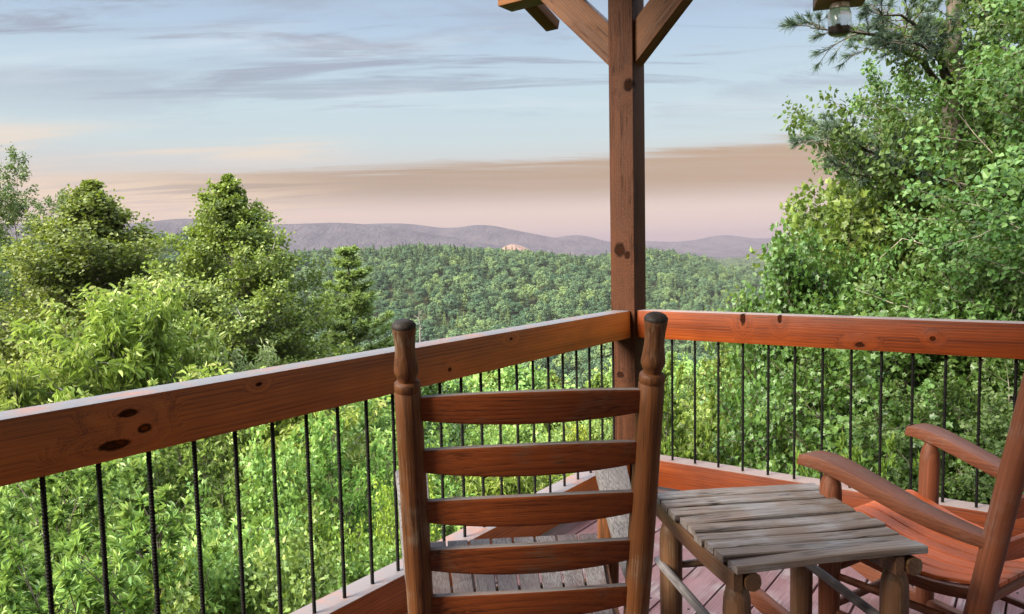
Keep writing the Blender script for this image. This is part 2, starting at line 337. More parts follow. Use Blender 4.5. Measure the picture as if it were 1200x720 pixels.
def ground_uv(u, v):
    u = np.asarray(u, float); v = np.asarray(v, float); uu = np.maximum(u, 1.0); px = 600 + FPX * np.clip(v / uu, -1.6, 1.6)
    base = np.where(u < 190, -3.2 - .31 * np.maximum(u, -8), -62.1)
    base = np.maximum(base, -62) - 0.0
    t = np.clip((u - 150) / 120, 0, 1); base = base * (1 - 0) + 0 * t
    base = base + .16 * np.clip(v, 0, 26) * np.clip(1 - u / 150, 0, 1)
    z = base
    for pts, uc, w, th in ((RIDGE1, 600.0, 235.0, 11.0), (RIDGE2, 760.0, 280.0, 11.0)):
        e = (hor(px) - interp(px, pts)) / FPX; zc = CAM.z + e * uc - th
        z = np.maximum(z, base + np.maximum(zc - base, 0) * np.exp(-((u - uc) / w) ** 2))
    return z + fbm(u / 170, v / 170, 3) * 4 * np.clip((u - 60) / 200, 0, 1) * np.clip(np.abs(u - 640) / 250, .15, 1)
def uv_of(x, y): dx = x - CAM.x; dy = y - CAM.y; return dx * F2.x + dy * F2.y, dx * R2.x + dy * R2.y
def xy_of(u, v): return CAM.x + F2.x * u + R2.x * v, CAM.y + F2.y * u + R2.y * v
M_ground, nt_, o_ = new_mat('forest_floor'); b_ = NB(nt_); _tc = nt_.nodes.new('ShaderNodeTexCoord').outputs['Object']
_n = b_.noise(_tc, .8, 6, .65); _n2 = b_.noise(_tc, 9, 4, .6)
_far = b_.step(b_.vm('LENGTH', _tc), 700, 950); _n3 = b_.noise(_tc, .05, 5, .7)
nt_.links.new(b_.bsdf(b_.mix(_far, b_.mix(b_.step(_n, .35, .65), b_.mix(b_.step(_n2, .4, .6), (.045, .035, .02), (.07, .055, .03)), (.035, .06, .018)), b_.mix(b_.step(_n3, .35, .65), (.030, .055, .035), (.075, .105, .055))), .9, .1, _n2, .5, .05), o_.inputs[0])
def grid_mesh(name, X, Y, Z, mat, smooth=True):
    a, b = X.shape; V = np.stack([X, Y, Z], -1).reshape(-1, 3); i = np.arange(a * b).reshape(a, b)
    q = np.stack([i[:-1, :-1], i[1:, :-1], i[1:, 1:], i[:-1, 1:]], -1).reshape(-1, 4)
    return link(name, np_mesh(name, V, [q], smooth), mat)
us = np.concatenate([np.linspace(-30, 30, 41), np.geomspace(32, 1500, 110), [1900, 2600, 4000, 7500]])
ss = np.linspace(-1, 1, 181)
U, S_ = np.meshgrid(us, ss, indexing='ij'); V_ = S_ * (60 + np.maximum(U, 0) * 1.7)
X_, Y_ = xy_of(U, V_)
tag(grid_mesh('hillside', X_, Y_, ground_uv(U, V_), M_ground), kind='structure')
M_mtn, nt_, o_ = new_mat('distant_forest'); b_ = NB(nt_); _tc = nt_.nodes.new('ShaderNodeTexCoord').outputs['Object']
_n = b_.noise(_tc, .012, 6, .7); _n2 = b_.noise(_tc, .06, 4, .7)
nt_.links.new(b_.bsdf(b_.mix(b_.step(_n, .35, .65), (.036, .040, .050), (.072, .068, .074)), .95, .05, b_.math('ADD', _n, _n2), 1.0, 25), o_.inputs[0])
MTN = [(2600, [(-900, 250), (-200, 258), (100, 264), (169, 262), (222, 256), (260, 259), (322, 264), (360, 262.5), (395, 261.6), (430, 263), (460, 267), (500, 273), (550, 282), (600, 290), (680, 300), (1900, 310)]),
       (3500, [(-900, 285), (300, 280), (400, 265), (450, 262), (484, 262.7), (529, 269), (552, 265), (569, 263.4), (589, 267), (626, 274), (657, 280), (700, 287), (800, 296), (1900, 300)]),
       (4100, [(-900, 290), (560, 287), (640, 281), (662, 278), (679, 273.8), (698, 279), (716, 284), (760, 287), (840, 292), (1900, 295)]),
       (4700, [(-900, 290), (600, 288), (700, 286), (759, 282), (778, 284), (807, 282), (829, 279), (847, 274.8), (862, 277), (878, 279.5), (896, 280.5), (916, 277.5), (960, 272), (1100, 275), (1300, 268), (1900, 262)])]
for D, pts in MTN:
    px = np.linspace(-700, 1900, 900); y = interp(px, pts) + fbm(px / 90, px * 0, int(D)) * 1.1
    y = np.convolve(np.pad(y, 6, 'edge'), np.ones(13) / 13, 'valid')
    zc = CAM.z + (hor(px) - y) / FPX * D; s = (px - 600) / FPX; rows = []
    offs = np.concatenate([np.linspace(-620, 0, 26), [60, 160, 320]])
    for du in offs:
        k = np.exp(-(du / (260 if du < 0 else 150)) ** 2); u = D + du + 0 * px
        z = -75 + (zc + 75) * k + fbm(u / 420, s * D / 420, int(D) + 1) * 16 * (1 - k)
        X, Y = xy_of(u, s * (D + 0 * du)); rows.append(np.stack([X, Y, z], -1))
    A = np.array(rows); tag(grid_mesh('mountains', A[..., 0], A[..., 1], A[..., 2], M_mtn), kind='structure')

# ------------------------------------------------------------------ air
hz = bmesh.new(); bm_box(hz, 18000, 18000, 220, Matrix.Translation((0, 0, 110 - 92)), 0)
M_haze, nt_, o_ = new_mat('haze'); pv = nt_.nodes.new('ShaderNodeVolumePrincipled'); pv.inputs['Color'].default_value = (.222, .188, .215, 1)
pv.inputs['Density'].default_value = 2.0e-4; pv.inputs['Anisotropy'].default_value = 0.0; nt_.links.new(pv.outputs[0], o_.inputs['Volume'])
HAZE = bm_obj('haze', hz, M_haze); tag(HAZE, kind='stuff')

# ------------------------------------------------------------------ plants
def tube(pts, rad, n):
    """branch mesh pieces for one limb"""
    P = np.array(pts, float); T = np.gradient(P, axis=0); T /= np.linalg.norm(T, axis=1, keepdims=True) + 1e-9
    a = np.cross(T, [.31, .17, .93]); a /= np.linalg.norm(a, axis=1, keepdims=True) + 1e-9; b = np.cross(T, a)
    t = np.arange(n) * 2 * np.pi / n; rr = np.array(rad)[:, None, None]
    V = P[:, None] + rr * (a[:, None] * np.cos(t)[None, :, None] + b[:, None] * np.sin(t)[None, :, None])
    i = np.arange(len(P) * n).reshape(len(P), n); j = np.roll(i, -1, 1)
    return V.reshape(-1, 3), np.stack([i[:-1], j[:-1], j[1:], i[1:]], -1).reshape(-1, 4)
LEAF = {  # along, across, out of plane; two halves folded on the midrib
    'ovate': (np.array([(0, 0, 0), (.30, .5, .10), (.68, .36, .05), (1, 0, -.12), (.68, -.36, .05), (.30, -.5, .10)]), [(0, 3, 2, 1), (0, 5, 4, 3)]),
    'kite': (np.array([(0, 0, 0), (.45, .5, .12), (1, 0, -.08), (.45, -.5, .12)]), [(0, 2, 1, 1), (0, 3, 2, 2)]),
    'long': (np.array([(0, 0, 0), (.30, .5, .10), (.68, .42, -.06), (1, 0, -.34), (.68, -.42, -.06), (.30, -.5, .10)]), [(0, 3, 2, 1), (0, 5, 4, 3)]),
    'lobed': (np.array([(0, 0, 0), (.10, .42, .05), (.30, .30, .02), (.52, .58, .06), (.60, .24, 0), (1, 0, -.12), (.60, -.24, 0), (.52, -.58, .06), (.30, -.30, .02), (.10, -.42, .05)]),
              [(0, 2, 1, 1), (0, 4, 3, 2), (0, 6, 5, 4), (0, 8, 7, 6), (0, 9, 8, 8)]),
    'needle': (np.array([(0, .5, 0), (0, -.5, 0), (1, -.25, 0), (1, .25, 0)]), [(0, 1, 2, 3)]),
}
def leaf_geo(kind, P, A, N, L, Wd):
    T, fc = LEAF[kind]; A = A / (np.linalg.norm(A, axis=1, keepdims=True) + 1e-9)
    N = N - A * (N * A).sum(1, keepdims=True); N /= np.linalg.norm(N, axis=1, keepdims=True) + 1e-9; B = np.cross(N, A)
    V = P[:, None] + A[:, None] * (T[:, 0] * L[:, None])[..., None] + B[:, None] * (T[:, 1] * Wd[:, None])[..., None] + N[:, None] * (T[:, 2] * L[:, None])[..., None]
    k = len(T); base = np.arange(len(P))[:, None] * k; polys = []
    q = [f for f in fc if len(set(f)) == 4]; t = [tuple(dict.fromkeys(f)) for f in fc if len(set(f)) == 3]
    for grp in (q, t):
        if grp: polys.append((base[:, None] + np.array(grp)[None]).reshape(-1, len(grp[0])))
    return V.reshape(-1, 3), polys
def unit(v): return v / (np.linalg.norm(v) + 1e-9)
def grow(seed, H, RAD, prof, clear=.1, nl=36, el=(10, 55), sub=9, lps=50, leaf='ovate', L=.1, Wr=.62, sig=.16, droop=.3, upn=1.0,
         r0=.12, curve=.25, subl=.45, stems=1, lean=0.0, whorl=False, tuft=0, sublev=None, lmin=.25, elp=1.0, rag=(.68, 1.16)):
    """returns (trunk mesh, crown mesh). prof(t) in 0..1 gives the crown radius from its bottom (0) to the tip (1)."""
    rg = np.random.RandomState(seed); BV = []; BQ = []; nb = 0; LP = []; LA = []; LT = []
    def addb(p, r, n):
        nonlocal nb
        v, q = tube(p, r, n); BV.append(v); BQ.append(q + nb); nb += len(v)
    for st in range(stems):
        az0 = rg.rand() * 6.28; ln = lean if stems == 1 else .22 + .25 * rg.rand(); h = H * (1 if st == 0 else rg.uniform(.7, .97))
        tt = np.linspace(0, 1, 12); off = np.cumsum(rg.normal(0, .018 * h / 6, (12, 2)), 0) * (tt[:, None] > 0)
        TP = np.stack([np.cos(az0) * ln * h * tt ** 1.3 + off[:, 0], np.sin(az0) * ln * h * tt ** 1.3 + off[:, 1], h * tt], -1)
        addb(TP, np.maximum(r0 * (1 - tt) ** .85, .008), 8)
        n_l = nl // stems
        for i in range(n_l):
            f = (i + rg.rand() * .8) / n_l
            if whorl: f = (i // 5 + .12 * rg.rand() + .3) / (n_l / 5)
            f = min(f, .985); t = clear + (1 - clear) * f
            p0 = np.array([np.interp(t, tt, TP[:, k]) for k in range(3)])
            ln_ = max(RAD * prof(f) * rg.uniform(*rag), lmin); az = i * 2.399 + rg.rand() * .9
            e = R(el[0] + (el[1] - el[0]) * f ** elp + rg.uniform(-12, 12)); d = np.array([np.cos(az) * np.cos(e), np.sin(az) * np.cos(e), np.sin(e)])
            pts = [p0]; dd = d.copy()
            for k in range(6):
                dd = unit(dd + np.array([0, 0, curve]) / 6 + rg.normal(0, .09, 3)); pts.append(pts[-1] + dd * ln_ / 6)
            pts = np.array(pts); rb = max(r0 * .42 * (1 - t) ** .6 * min(1, ln_ / RAD + .3), .010)
            addb(pts, np.linspace(rb, .005, 7), 5)
            ns = max(4, int(sub * (ln_ / RAD) ** .6 + 1.5))
            for j in range(ns + 1):
                g = .18 + .82 * (j + rg.rand()) / (ns + .5) if j < ns else 1.0
                g = min(g, 1.0); q0 = np.array([np.interp(g * 6, np.arange(7), pts[:, k]) for k in range(3)])
                ld = unit(pts[min(6, int(g * 6) + 1)] - pts[max(0, int(g * 6) - 1)])
                side = unit(np.cross(ld, [0, 0, 1])) * (1 if j % 2 else -1)
                vz = rg.normal(.05, .35) if sublev is None else rg.normal(sublev[0], sublev[1])
                sd = unit(ld * rg.uniform(.35, .9) + side * rg.uniform(.4, 1.0) * (0 if j == ns else 1) + np.array([0, 0, vz]))
                sl = max(subl * ln_ * (1.15 - .6 * g) * rg.uniform(.6, 1.15), .18 if lmin > .15 else .05)
                sp = [q0]; s2 = sd.copy()
                for k in range(3): s2 = unit(s2 + rg.normal(0, .14, 3) + np.array([0, 0, .10 - droop * .2])); sp.append(sp[-1] + s2 * sl / 3)
                sp = np.array(sp); addb(sp, np.linspace(max(rb * .38, .005), .003, 4), 3)
                n = max(4, int(lps * rg.uniform(.6, 1.35) * (.45 + .55 * sl / (subl * RAD * .8)))); NL[0] += n
                if tuft:
                    nt_ = max(2, n // tuft)
                    tp = np.repeat(rg.rand(nt_) ** .7, tuft); n = len(tp)
                else: tp = .12 + .88 * rg.rand(n) ** .8
                c = np.stack([np.interp(tp * 3, np.arange(4), sp[:, k]) for k in range(3)], -1); LT.append(tp * (.5 + .5 * g))
                if tuft:
                    LP.append(c); LA.append(rg.normal(0, .62, (n, 3)) + s2 * .85 + np.array([0, 0, .05]))
                else:
                    LP.append(c + rg.normal(0, min(sig, .03 + .30 * sl), (n, 3)) * np.array([1, 1, .75]))
                    LA.append(rg.normal(0, .6, (n, 3)) + s2 * .7 - np.array([0, 0, droop]))
    P = np.vstack(LP); A = np.vstack(LA); n = len(P); O = P * np.array([1, 1, 0]); O /= np.linalg.norm(O, axis=1, keepdims=True) + .3
    N = rg.normal(0, .60, (n, 3)) + np.array([0, 0, .75 * upn]) + O * .75
    Ls = L * rg.uniform(.62, 1.22, n); V, polys = leaf_geo(leaf, P, A, N, Ls, Ls * Wr)
    me = np_mesh('crown', V, polys); at = me.attributes.new('young', 'FLOAT', 'POINT'); at.data.foreach_set('value', np.repeat(np.concatenate(LT), len(V) // n).astype(np.float32))
    return np_mesh('trunk', np.vstack(BV), [np.vstack(BQ)], True), me
NL = [0]
def egg(f): return (.35 + .65 * min(1, f / .28)) * (1 - max(0, (f - .28) / .72) ** 1.5) ** .75 if f < 1 else 0
def cone(f): return (1 - f) ** .8 * (.75 + .25 * min(1, f / .15)) + .02
def dome(f): return math.sqrt(max(0, 1 - max(0, (f - .35) / .65) ** 2)) * (.55 + .45 * min(1, f / .3))
def column_(f): return .9 if f < .6 else .9 * math.sqrt(max(0, 1 - ((f - .6) / .4) ** 2))
B_grey = bark_mat('grey_bark', (.10, .09, .075), (.20, .185, .165)); B_brown = bark_mat('brown_bark', (.055, .042, .032), (.12, .095, .075)); B_pale = bark_mat('pale_bark', (.22, .19, .15), (.38, .34, .28), 9)
B_twig = bark_mat('twig_bark', (.10, .085, .065), (.20, .175, .14), 9)
G_lime = leaf_mat('lime_leaves', [(0.052, 0.105, 0.018), (0.090, 0.155, 0.025), (0.138, 0.210, 0.036), (0.218, 0.280, 0.054)], .42)
G_tulip = leaf_mat('tulip_leaves', [(0.063, 0.098, 0.017), (0.109, 0.156, 0.024), (0.160, 0.215, 0.034), (0.217, 0.249, 0.054)])
G_locust = leaf_mat('feathery_leaves', [(0.045, 0.075, 0.022), (0.076, 0.114, 0.031), (0.108, 0.154, 0.043)], .3)
G_pine = leaf_mat('needles', [(0.130, 0.210, 0.064), (0.190, 0.288, 0.084), (0.282, 0.396, 0.116)], .42, .5)
G_pineblue = leaf_mat('blue_needles', [(0.044, 0.076, 0.054), (0.072, 0.114, 0.079), (0.110, 0.162, 0.108)], .12, .5)
G_chest = leaf_mat('light_long_leaves', [(0.116, 0.186, 0.030), (0.186, 0.265, 0.042), (0.265, 0.342, 0.068), (0.420, 0.420, 0.165)], .42)
G_yellow = leaf_mat('yellow_green_leaves', [(0.115, 0.180, 0.023), (0.180, 0.252, 0.031), (0.266, 0.331, 0.043), (0.389, 0.418, 0.072)], .42)
G_mid = leaf_mat('mid_green_leaves', [(0.098, 0.183, 0.046), (0.161, 0.268, 0.062), (0.233, 0.346, 0.081), (0.353, 0.420, 0.143)], .38, .4)
G_blue = leaf_mat('bluish_leaves', [(0.026, 0.059, 0.012), (0.044, 0.090, 0.018), (0.071, 0.124, 0.030), (0.123, 0.184, 0.060)], .36, .5, .3)
G_dark = leaf_mat('dark_leaves', [(0.023, 0.052, 0.010), (0.042, 0.082, 0.015), (0.066, 0.117, 0.024), (0.110, 0.163, 0.039)], .36, .4)
G_white = leaf_mat('pale_flower_leaves', [(.12, .17, .05), (.2, .24, .10), (.34, .35, .20)], .4)
PRO = {}
def proto(key, H, RAD, seed, leafm, bark, **kw):
    NL[0] = 0; tr, cr = grow(seed, H, RAD, **kw); print('PROTO', key, NL[0]); tr.materials.append(bark); cr.materials.append(leafm)
    co = np.empty(len(cr.vertices) * 3, np.float32); cr.vertices.foreach_get('co', co); co = co.reshape(-1, 3)
    PRO[key] = (float(np.percentile(co[:, 2], 99.95)), float(np.percentile(np.hypot(co[:, 0], co[:, 1]), 98)), tr, cr)
def spire(f): return min(1.0, ((1 - f) / .37) ** .95) * (.55 + .45 * min(1, f / .25)) + .015
proto('tulip_a', 13, 2.5, 5, G_tulip, B_grey, prof=spire, clear=.12, nl=165, el=(6, 80), elp=3.6, rag=(.76, 1.12), sub=12, lps=96, leaf='kite', L=.088, Wr=.92, sig=.13, lmin=.05, r0=.2, subl=.42, curve=.15)
proto('tulip_b', 13, 2.5, 17, G_tulip, B_grey, prof=spire, clear=.12, nl=165, el=(6, 80), elp=3.6, rag=(.76, 1.12), sub=12, lps=96, leaf='kite', L=.088, Wr=.92, sig=.13, lmin=.05, r0=.2, subl=.42, curve=.15)
proto('locust', 14, 4.6, 8, G_locust, B_brown, prof=lambda f: .35 + .65 * math.sin(math.pi * min(1, .12 + f * .8)), clear=.30, nl=34, el=(5, 45), sub=13, lps=150, leaf='kite', L=.12, Wr=.45, sig=.085, r0=.17, subl=.36, sublev=(.02, .12), droop=.35)
proto('conifer', 13, 2.6, 9, G_pine, B_brown, prof=cone, clear=.08, nl=130, el=(2, 35), sub=11, lps=90, leaf='needle', L=.17, Wr=.22, r0=.16, subl=.40, whorl=True, tuft=8, sublev=(0, .12), sig=0, lmin=.08)
proto('chestnut', 8, 2.8, 12, G_chest, B_grey, prof=dome, clear=.15, nl=60, el=(15, 70), sub=10, lps=52, leaf='long', L=.165, Wr=.30, sig=.09, r0=.1, droop=.8, subl=.42)
proto('flowering', 8, 2.6, 13, G_white, B_grey, prof=dome, clear=.2, nl=50, el=(15, 65), sub=9, lps=46, leaf='long', L=.18, Wr=.24, sig=.12, r0=.1, droop=.7)
proto('sumac', 5, 2.3, 21, G_mid, B_brown, prof=dome, clear=.10, nl=72, el=(15, 70), sub=9, lps=58, leaf='long', L=.118, Wr=.29, sig=.10, r0=.05, stems=3, droop=.3, tuft=7)
proto('sapling', 5, 1.9, 22, G_yellow, B_grey, prof=egg, clear=.06, nl=84, el=(25, 66), sub=9, lps=56, leaf='ovate', L=.065, Wr=.66, sig=.085, r0=.05, stems=2, droop=.2)
proto('oak', 6, 2.4, 23, G_mid, B_brown, prof=dome, clear=.08, nl=76, el=(15, 65), sub=9, lps=50, leaf='lobed', L=.115, Wr=.75, sig=.11, r0=.06, stems=2, droop=.2)
proto('spice', 4, 1.9, 24, G_lime, B_brown, prof=dome, clear=.05, nl=90, el=(5, 60), sub=9, lps=54, leaf='ovate', L=.11, Wr=.40, sig=.075, r0=.04, stems=3, droop=.15, upn=1.2, tuft=6)
proto('lime_maple', 8, 2.8, 25, G_lime, B_brown, prof=dome, clear=.08, nl=90, el=(5, 60), sub=10, lps=52, leaf='lobed', L=.11, Wr=.8, sig=.13, r0=.09, subl=.42, droop=.25)
proto('birch', 11, 3.4, 31, G_blue, B_twig, prof=column_, clear=.06, nl=92, el=(-5, 50), sub=10, lps=112, leaf='ovate', L=.085, Wr=.82, sig=.105, r0=.11, subl=.46, droop=.35, rag=(.55, 1.25))
proto('maple', 9, 3.2, 32, G_dark, B_brown, prof=dome, clear=.06, nl=96, el=(0, 58), sub=11, lps=50, leaf='lobed', L=.12, Wr=.85, sig=.15, r0=.12, subl=.42, droop=.3)
proto('round_mid', 12, 4.2, 41, G_mid, B_brown, prof=dome, clear=.14, nl=70, el=(5, 60), sub=8, lps=26, leaf='kite', L=.28, Wr=.8, sig=.30, r0=.16)
proto('tall_mid', 15, 3.4, 42, G_tulip, B_grey, prof=spire, clear=.14, nl=84, el=(8, 40), sub=8, lps=26, leaf='kite', L=.27, Wr=.8, sig=.26, r0=.16)
proto('conifer_mid', 15, 2.8, 43, G_pine, B_brown, prof=cone, clear=.10, nl=100, el=(0, 34), sub=7, lps=44, leaf='needle', L=.36, Wr=.17, r0=.14, subl=.38, whorl=True, tuft=7, sublev=(0, .1), sig=0)
def plant(name, key, px, u, ytop, label, cat, group=None, width=None, rz=0.0, sink=.3, xy=None):
    """px, ytop say where its tip stands against the view at distance u; its height follows from the ground there."""
    H, RAD, tr, cr = PRO[key]; v = (px - 600) / FPX * u; x, y = xy_of(u, v); g = float(ground_uv(u, v)) - sink
    h = CAM.z + (hor(px) - ytop) / FPX * u - g; s = h / H; w = s if width is None else width / (2 * RAD)
    e = empty(name, (x, y, g), rz, label, cat, group); e.scale = (w, w, s)
    for n, me in (('trunk', tr), ('crown', cr)):
        o = bpy.data.objects.new(n, me); C.objects.link(o); o.parent = e
    return e
# trees that stand out on the left
plant('locust_tree', 'locust', 30, 24, 172, 'tall airy feathery tree at the left edge of the view', 'tree', width=7.5, rz=.6)
plant('tulip_tree', 'tulip_a', 118, 22, 215, 'pointed broadleaf tree between the feathery tree and the second pointed tree', 'tree', width=7.2)
plant('tulip_tree', 'tulip_b', 282, 21, 207, 'tallest pointed broadleaf tree standing alone against the mountains', 'tree', width=5.9, rz=1.0)
plant('pine_tree', 'conifer', 410, 27, 290, 'conifer with a thin spike top beside the tallest pointed tree', 'tree', width=7.0)
plant('chestnut_tree', 'chestnut', 135, 12.5, 330, 'light green tree with drooping long leaves above the railing', 'tree', width=4.3, rz=.4)
plant('chestnut_tree', 'chestnut', 8, 11, 418, 'light green drooping leaved tree low at the far left edge', 'tree', width=3.2, rz=2.0)
plant('flowering_tree', 'flowering', 278, 14, 402, 'pale whitish green tree just showing over the left rail', 'tree', width=2.6, rz=.9)
GR = 'leafy shrubs growing below the left railing'
for i, (k, px, u, yt, wd, lb) in enumerate([
    ('sumac', 60, 6.6, 560, 3.2, 'long leaved shrub at the bottom left corner below the railing'),
    ('sumac', -90, 7.2, 520, 3.4, 'long leaved shrub running out of the view at the left'),
    ('sumac', 190, 9.6, 470, 3.4, 'long leaved shrub right behind the knotted part of the left rail'),
    ('oak', 150, 6.2, 640, 2.8, 'lobed leaf shrub low under the left railing'),
    ('oak', 250, 7.4, 545, 2.8, 'lobed leaf shrub between two balusters left of the yellow sapling'),
    ('sapling', 415, 8.2, 545, 2.0, 'bright yellow green sapling left of the near rocking chair'),
    ('sapling', 330, 7.6, 640, 2.0, 'yellow green sapling low beside the bottom rail'),
    ('chestnut', 330, 11.5, 445, 3.6, 'drooping leaved tree behind the balusters left of the near rocking chair'),
    ('sumac', 460, 10.5, 470, 3.0, 'long leaved shrub behind the left post of the near chair'),
    ('oak', 400, 6.6, 690, 2.6, 'lobed leaf shrub beneath the yellow sapling'),
    ('oak', 30, 9.5, 480, 3.6, 'lobed leaf shrub behind the left end of the top rail'),
    ('sapling', 230, 6.0, 690, 2.0, 'yellow green sapling at the bottom edge of the view')]):
    plant({'sumac': 'sumac_shrub', 'oak': 'oak_shrub', 'sapling': 'maple_sapling', 'chestnut': 'chestnut_tree'}[k], k, px, u, yt, lb, 'shrub' if k != 'chestnut' else 'tree', GR, wd, i * 1.3)
GC = 'trees beyond the back of the near rocking chair'
for i, (k, px, u, yt, wd, lb) in enumerate([
    ('oak', 540, 15, 455, 4.2, 'leafy tree seen between the upper back slats of the near chair'),
    ('oak', 630, 17, 470, 4.4, 'leafy tree seen between the back slats near the corner post'),
    ('maple', 480, 18, 420, 5.0, 'dark leafy tree behind the left finial of the near chair'),
    ('chestnut', 580, 11, 530, 3.4, 'light tree behind the third back slat of the near chair'),
    ('sapling', 690, 13, 520, 2.8, 'bright tree behind the balusters left of the corner post'),
    ('oak', 520, 9.5, 560, 3.0, 'shrub right behind the lower balusters at the near chair')]):
    plant('slope_tree', k, px, u, yt, lb, 'tree', GC, wd, i * 1.7 + .5)
# the thicket on the right
GRT = 'trees crowding in on the right'
for i, (nm, k, px, u, yt, wd, lb) in enumerate([
    ('birch_tree', 'birch', 1225, 9.0, -150, 5.4, 'tall tree with small rounded bluish leaves filling the upper right'),
    ('birch_tree', 'birch', 1290, 7.6, -60, 5.0, 'rounded leaf tree at the right edge behind the far rocking chair'),
    ('birch_tree', 'birch', 1130, 10.8, 20, 4.6, 'airy rounded leaf tree behind the pine branches at the upper right'),
    ('birch_tree', 'birch', 1160, 8.2, 240, 3.4, 'small rounded leaf tree rising right over the right rail'),
    ('maple_tree', 'lime_maple', 1006, 10.5, 200, 4.3, 'bright lobed leaf tree reaching out toward the valley'),
    ('maple_tree', 'maple', 1110, 11.5, 120, 5.0, 'dark lobed leaf tree behind the bright reaching tree'),
    ('maple_tree', 'maple', 938, 9.5, 272, 3.0, 'dark lobed leaf tree low before the bright reaching tree'),
    ('maple_tree', 'lime_maple', 893, 12.5, 352, 3.2, 'low lobed leaf tree just over the right rail'),
    ('maple_tree', 'maple', 1060, 7.8, 330, 3.4, 'dark lobed leaf tree behind the middle of the right railing'),
    ('spice_shrub', 'spice', 850, 9.4, 415, 2.6, 'bright yellow green shrub behind the left balusters of the right railing'),
    ('spice_shrub', 'spice', 800, 8.2, 500, 1.9, 'bright low shrub beside the turned top of the near chair'),
    ('spice_shrub', 'spice', 930, 7.4, 495, 2.2, 'bright shrub behind the far corner of the side table'),
    ('spice_shrub', 'spice', 1010, 6.8, 505, 2.0, 'bright shrub behind the arm of the far rocking chair'),
    ('birch_tree', 'birch', 1190, 6.4, 420, 3.2, 'rounded leaf shrubby tree behind the far rocking chair back'),
    ('oak_shrub', 'oak', 760, 14, 455, 3.2, 'lobed leaf shrub right behind the corner post')]):
    plant(nm, k, px, u, yt, lb, 'shrub' if 'shrub' in nm else 'tree', GRT, wd, i * 1.1 + .2)
# a white pine whose long branches reach out over the view
def white_pine():
    rg = np.random.RandomState(77); u0, v0 = 10.2, 5.9; x0, y0 = xy_of(u0, v0); g = float(ground_uv(u0, v0)) - .3
    e = empty('white_pine', (x0, y0, g), 0, 'white pine with long needled branches reaching out of the thicket', 'tree', GRT)
    BV = []; BQ = []; nb = 0; P = []; A = []
    def add(p, r, n):
        nonlocal nb
        v, q = tube(p, r, n); BV.append(v); BQ.append(q + nb); nb += len(v)
    tt = np.linspace(0, 1, 10); H = 15.0; add(np.stack([0 * tt, 0 * tt, H * tt], -1), .22 * (1 - tt) + .02, 9)
    def limb(px, yy, u, rise=0.0, nside=9):
        tx, ty = xy_of(u, (px - 600) / FPX * u); tz = CAM.z + (hor(px) - yy) / FPX * u
        t = np.array([tx - x0, ty - y0, tz - g]); b = np.array([0, 0, t[2] - .35 - rise]); d = t - b
        pts = np.array([b + d * f + np.array([0, 0, .25 * math.sin(f * math.pi)]) + rg.normal(0, .03, 3) * (0 < f < 1) for f in np.linspace(0, 1, 9)])
        add(pts, np.linspace(.045, .006, 9), 6); ln = np.linalg.norm(d); dr = d / ln
        for j in range(nside * 2):
            f = .30 + .70 * (j + rg.rand()) / (nside * 2); c = np.array([np.interp(f * 8, np.arange(9), pts[:, k]) for k in range(3)])
            sd = unit(np.cross(dr, [0, 0, 1])) * (1 if j % 2 else -1); s = unit(dr * rg.uniform(.5, 1.0) + sd * rg.uniform(.3, .8) + np.array([0, 0, rg.normal(.0, .18)]))
            sl = ln * .22 * (1.25 - f) * rg.uniform(.6, 1.2) + .12; sp = np.array([c + s * sl * k / 4 + rg.normal(0, .012, 3) * (k > 0) for k in range(5)]); add(sp, np.linspace(.008, .003, 5), 4)
            twigs = [(sp, s)]
            for q in range(3):
                w = rg.uniform(.3, .95); c2 = np.array([np.interp(w * 4, np.arange(5), sp[:, k]) for k in range(3)]); s3 = unit(s + rg.normal(0, .5, 3)); l3 = sl * .4 + .05
                p3 = np.array([c2 + s3 * l3 * k / 4 for k in range(5)]); add(p3, np.linspace(.005, .003, 5), 3); twigs.append((p3, s3))
            for tp, td in twigs:
                n = 60; w = np.clip(1 - np.abs(rg.normal(0, .22, n)), .0, 1); P.append(np.stack([np.interp(w * 4, np.arange(5), tp[:, k]) for k in range(3)], -1)); A.append(rg.normal(0, .42, (n, 3)) + td * .9 + np.array([0, 0, .06]))
    for a in ((948, 40, 8.6, .1, 7), (956, 170, 9.2, .3, 7), (998, 205, 9.4, .2, 5), (1025, 18, 8.4, .1, 7), (1050, 55, 8.8, 0, 7)): limb(*a)
    P = np.vstack(P); A = np.vstack(A); n = len(P); L = rg.uniform(.07, .12, n); V, q = leaf_geo('needle', P, A, rg.normal(0, 1, (n, 3)), L, 0 * L + .0055)
    link('trunk', np_mesh('trunk', np.vstack(BV), [np.vstack(BQ)], True), B_brown, e); link('crown', np_mesh('crown', V, q), G_pineblue, e)
white_pine()
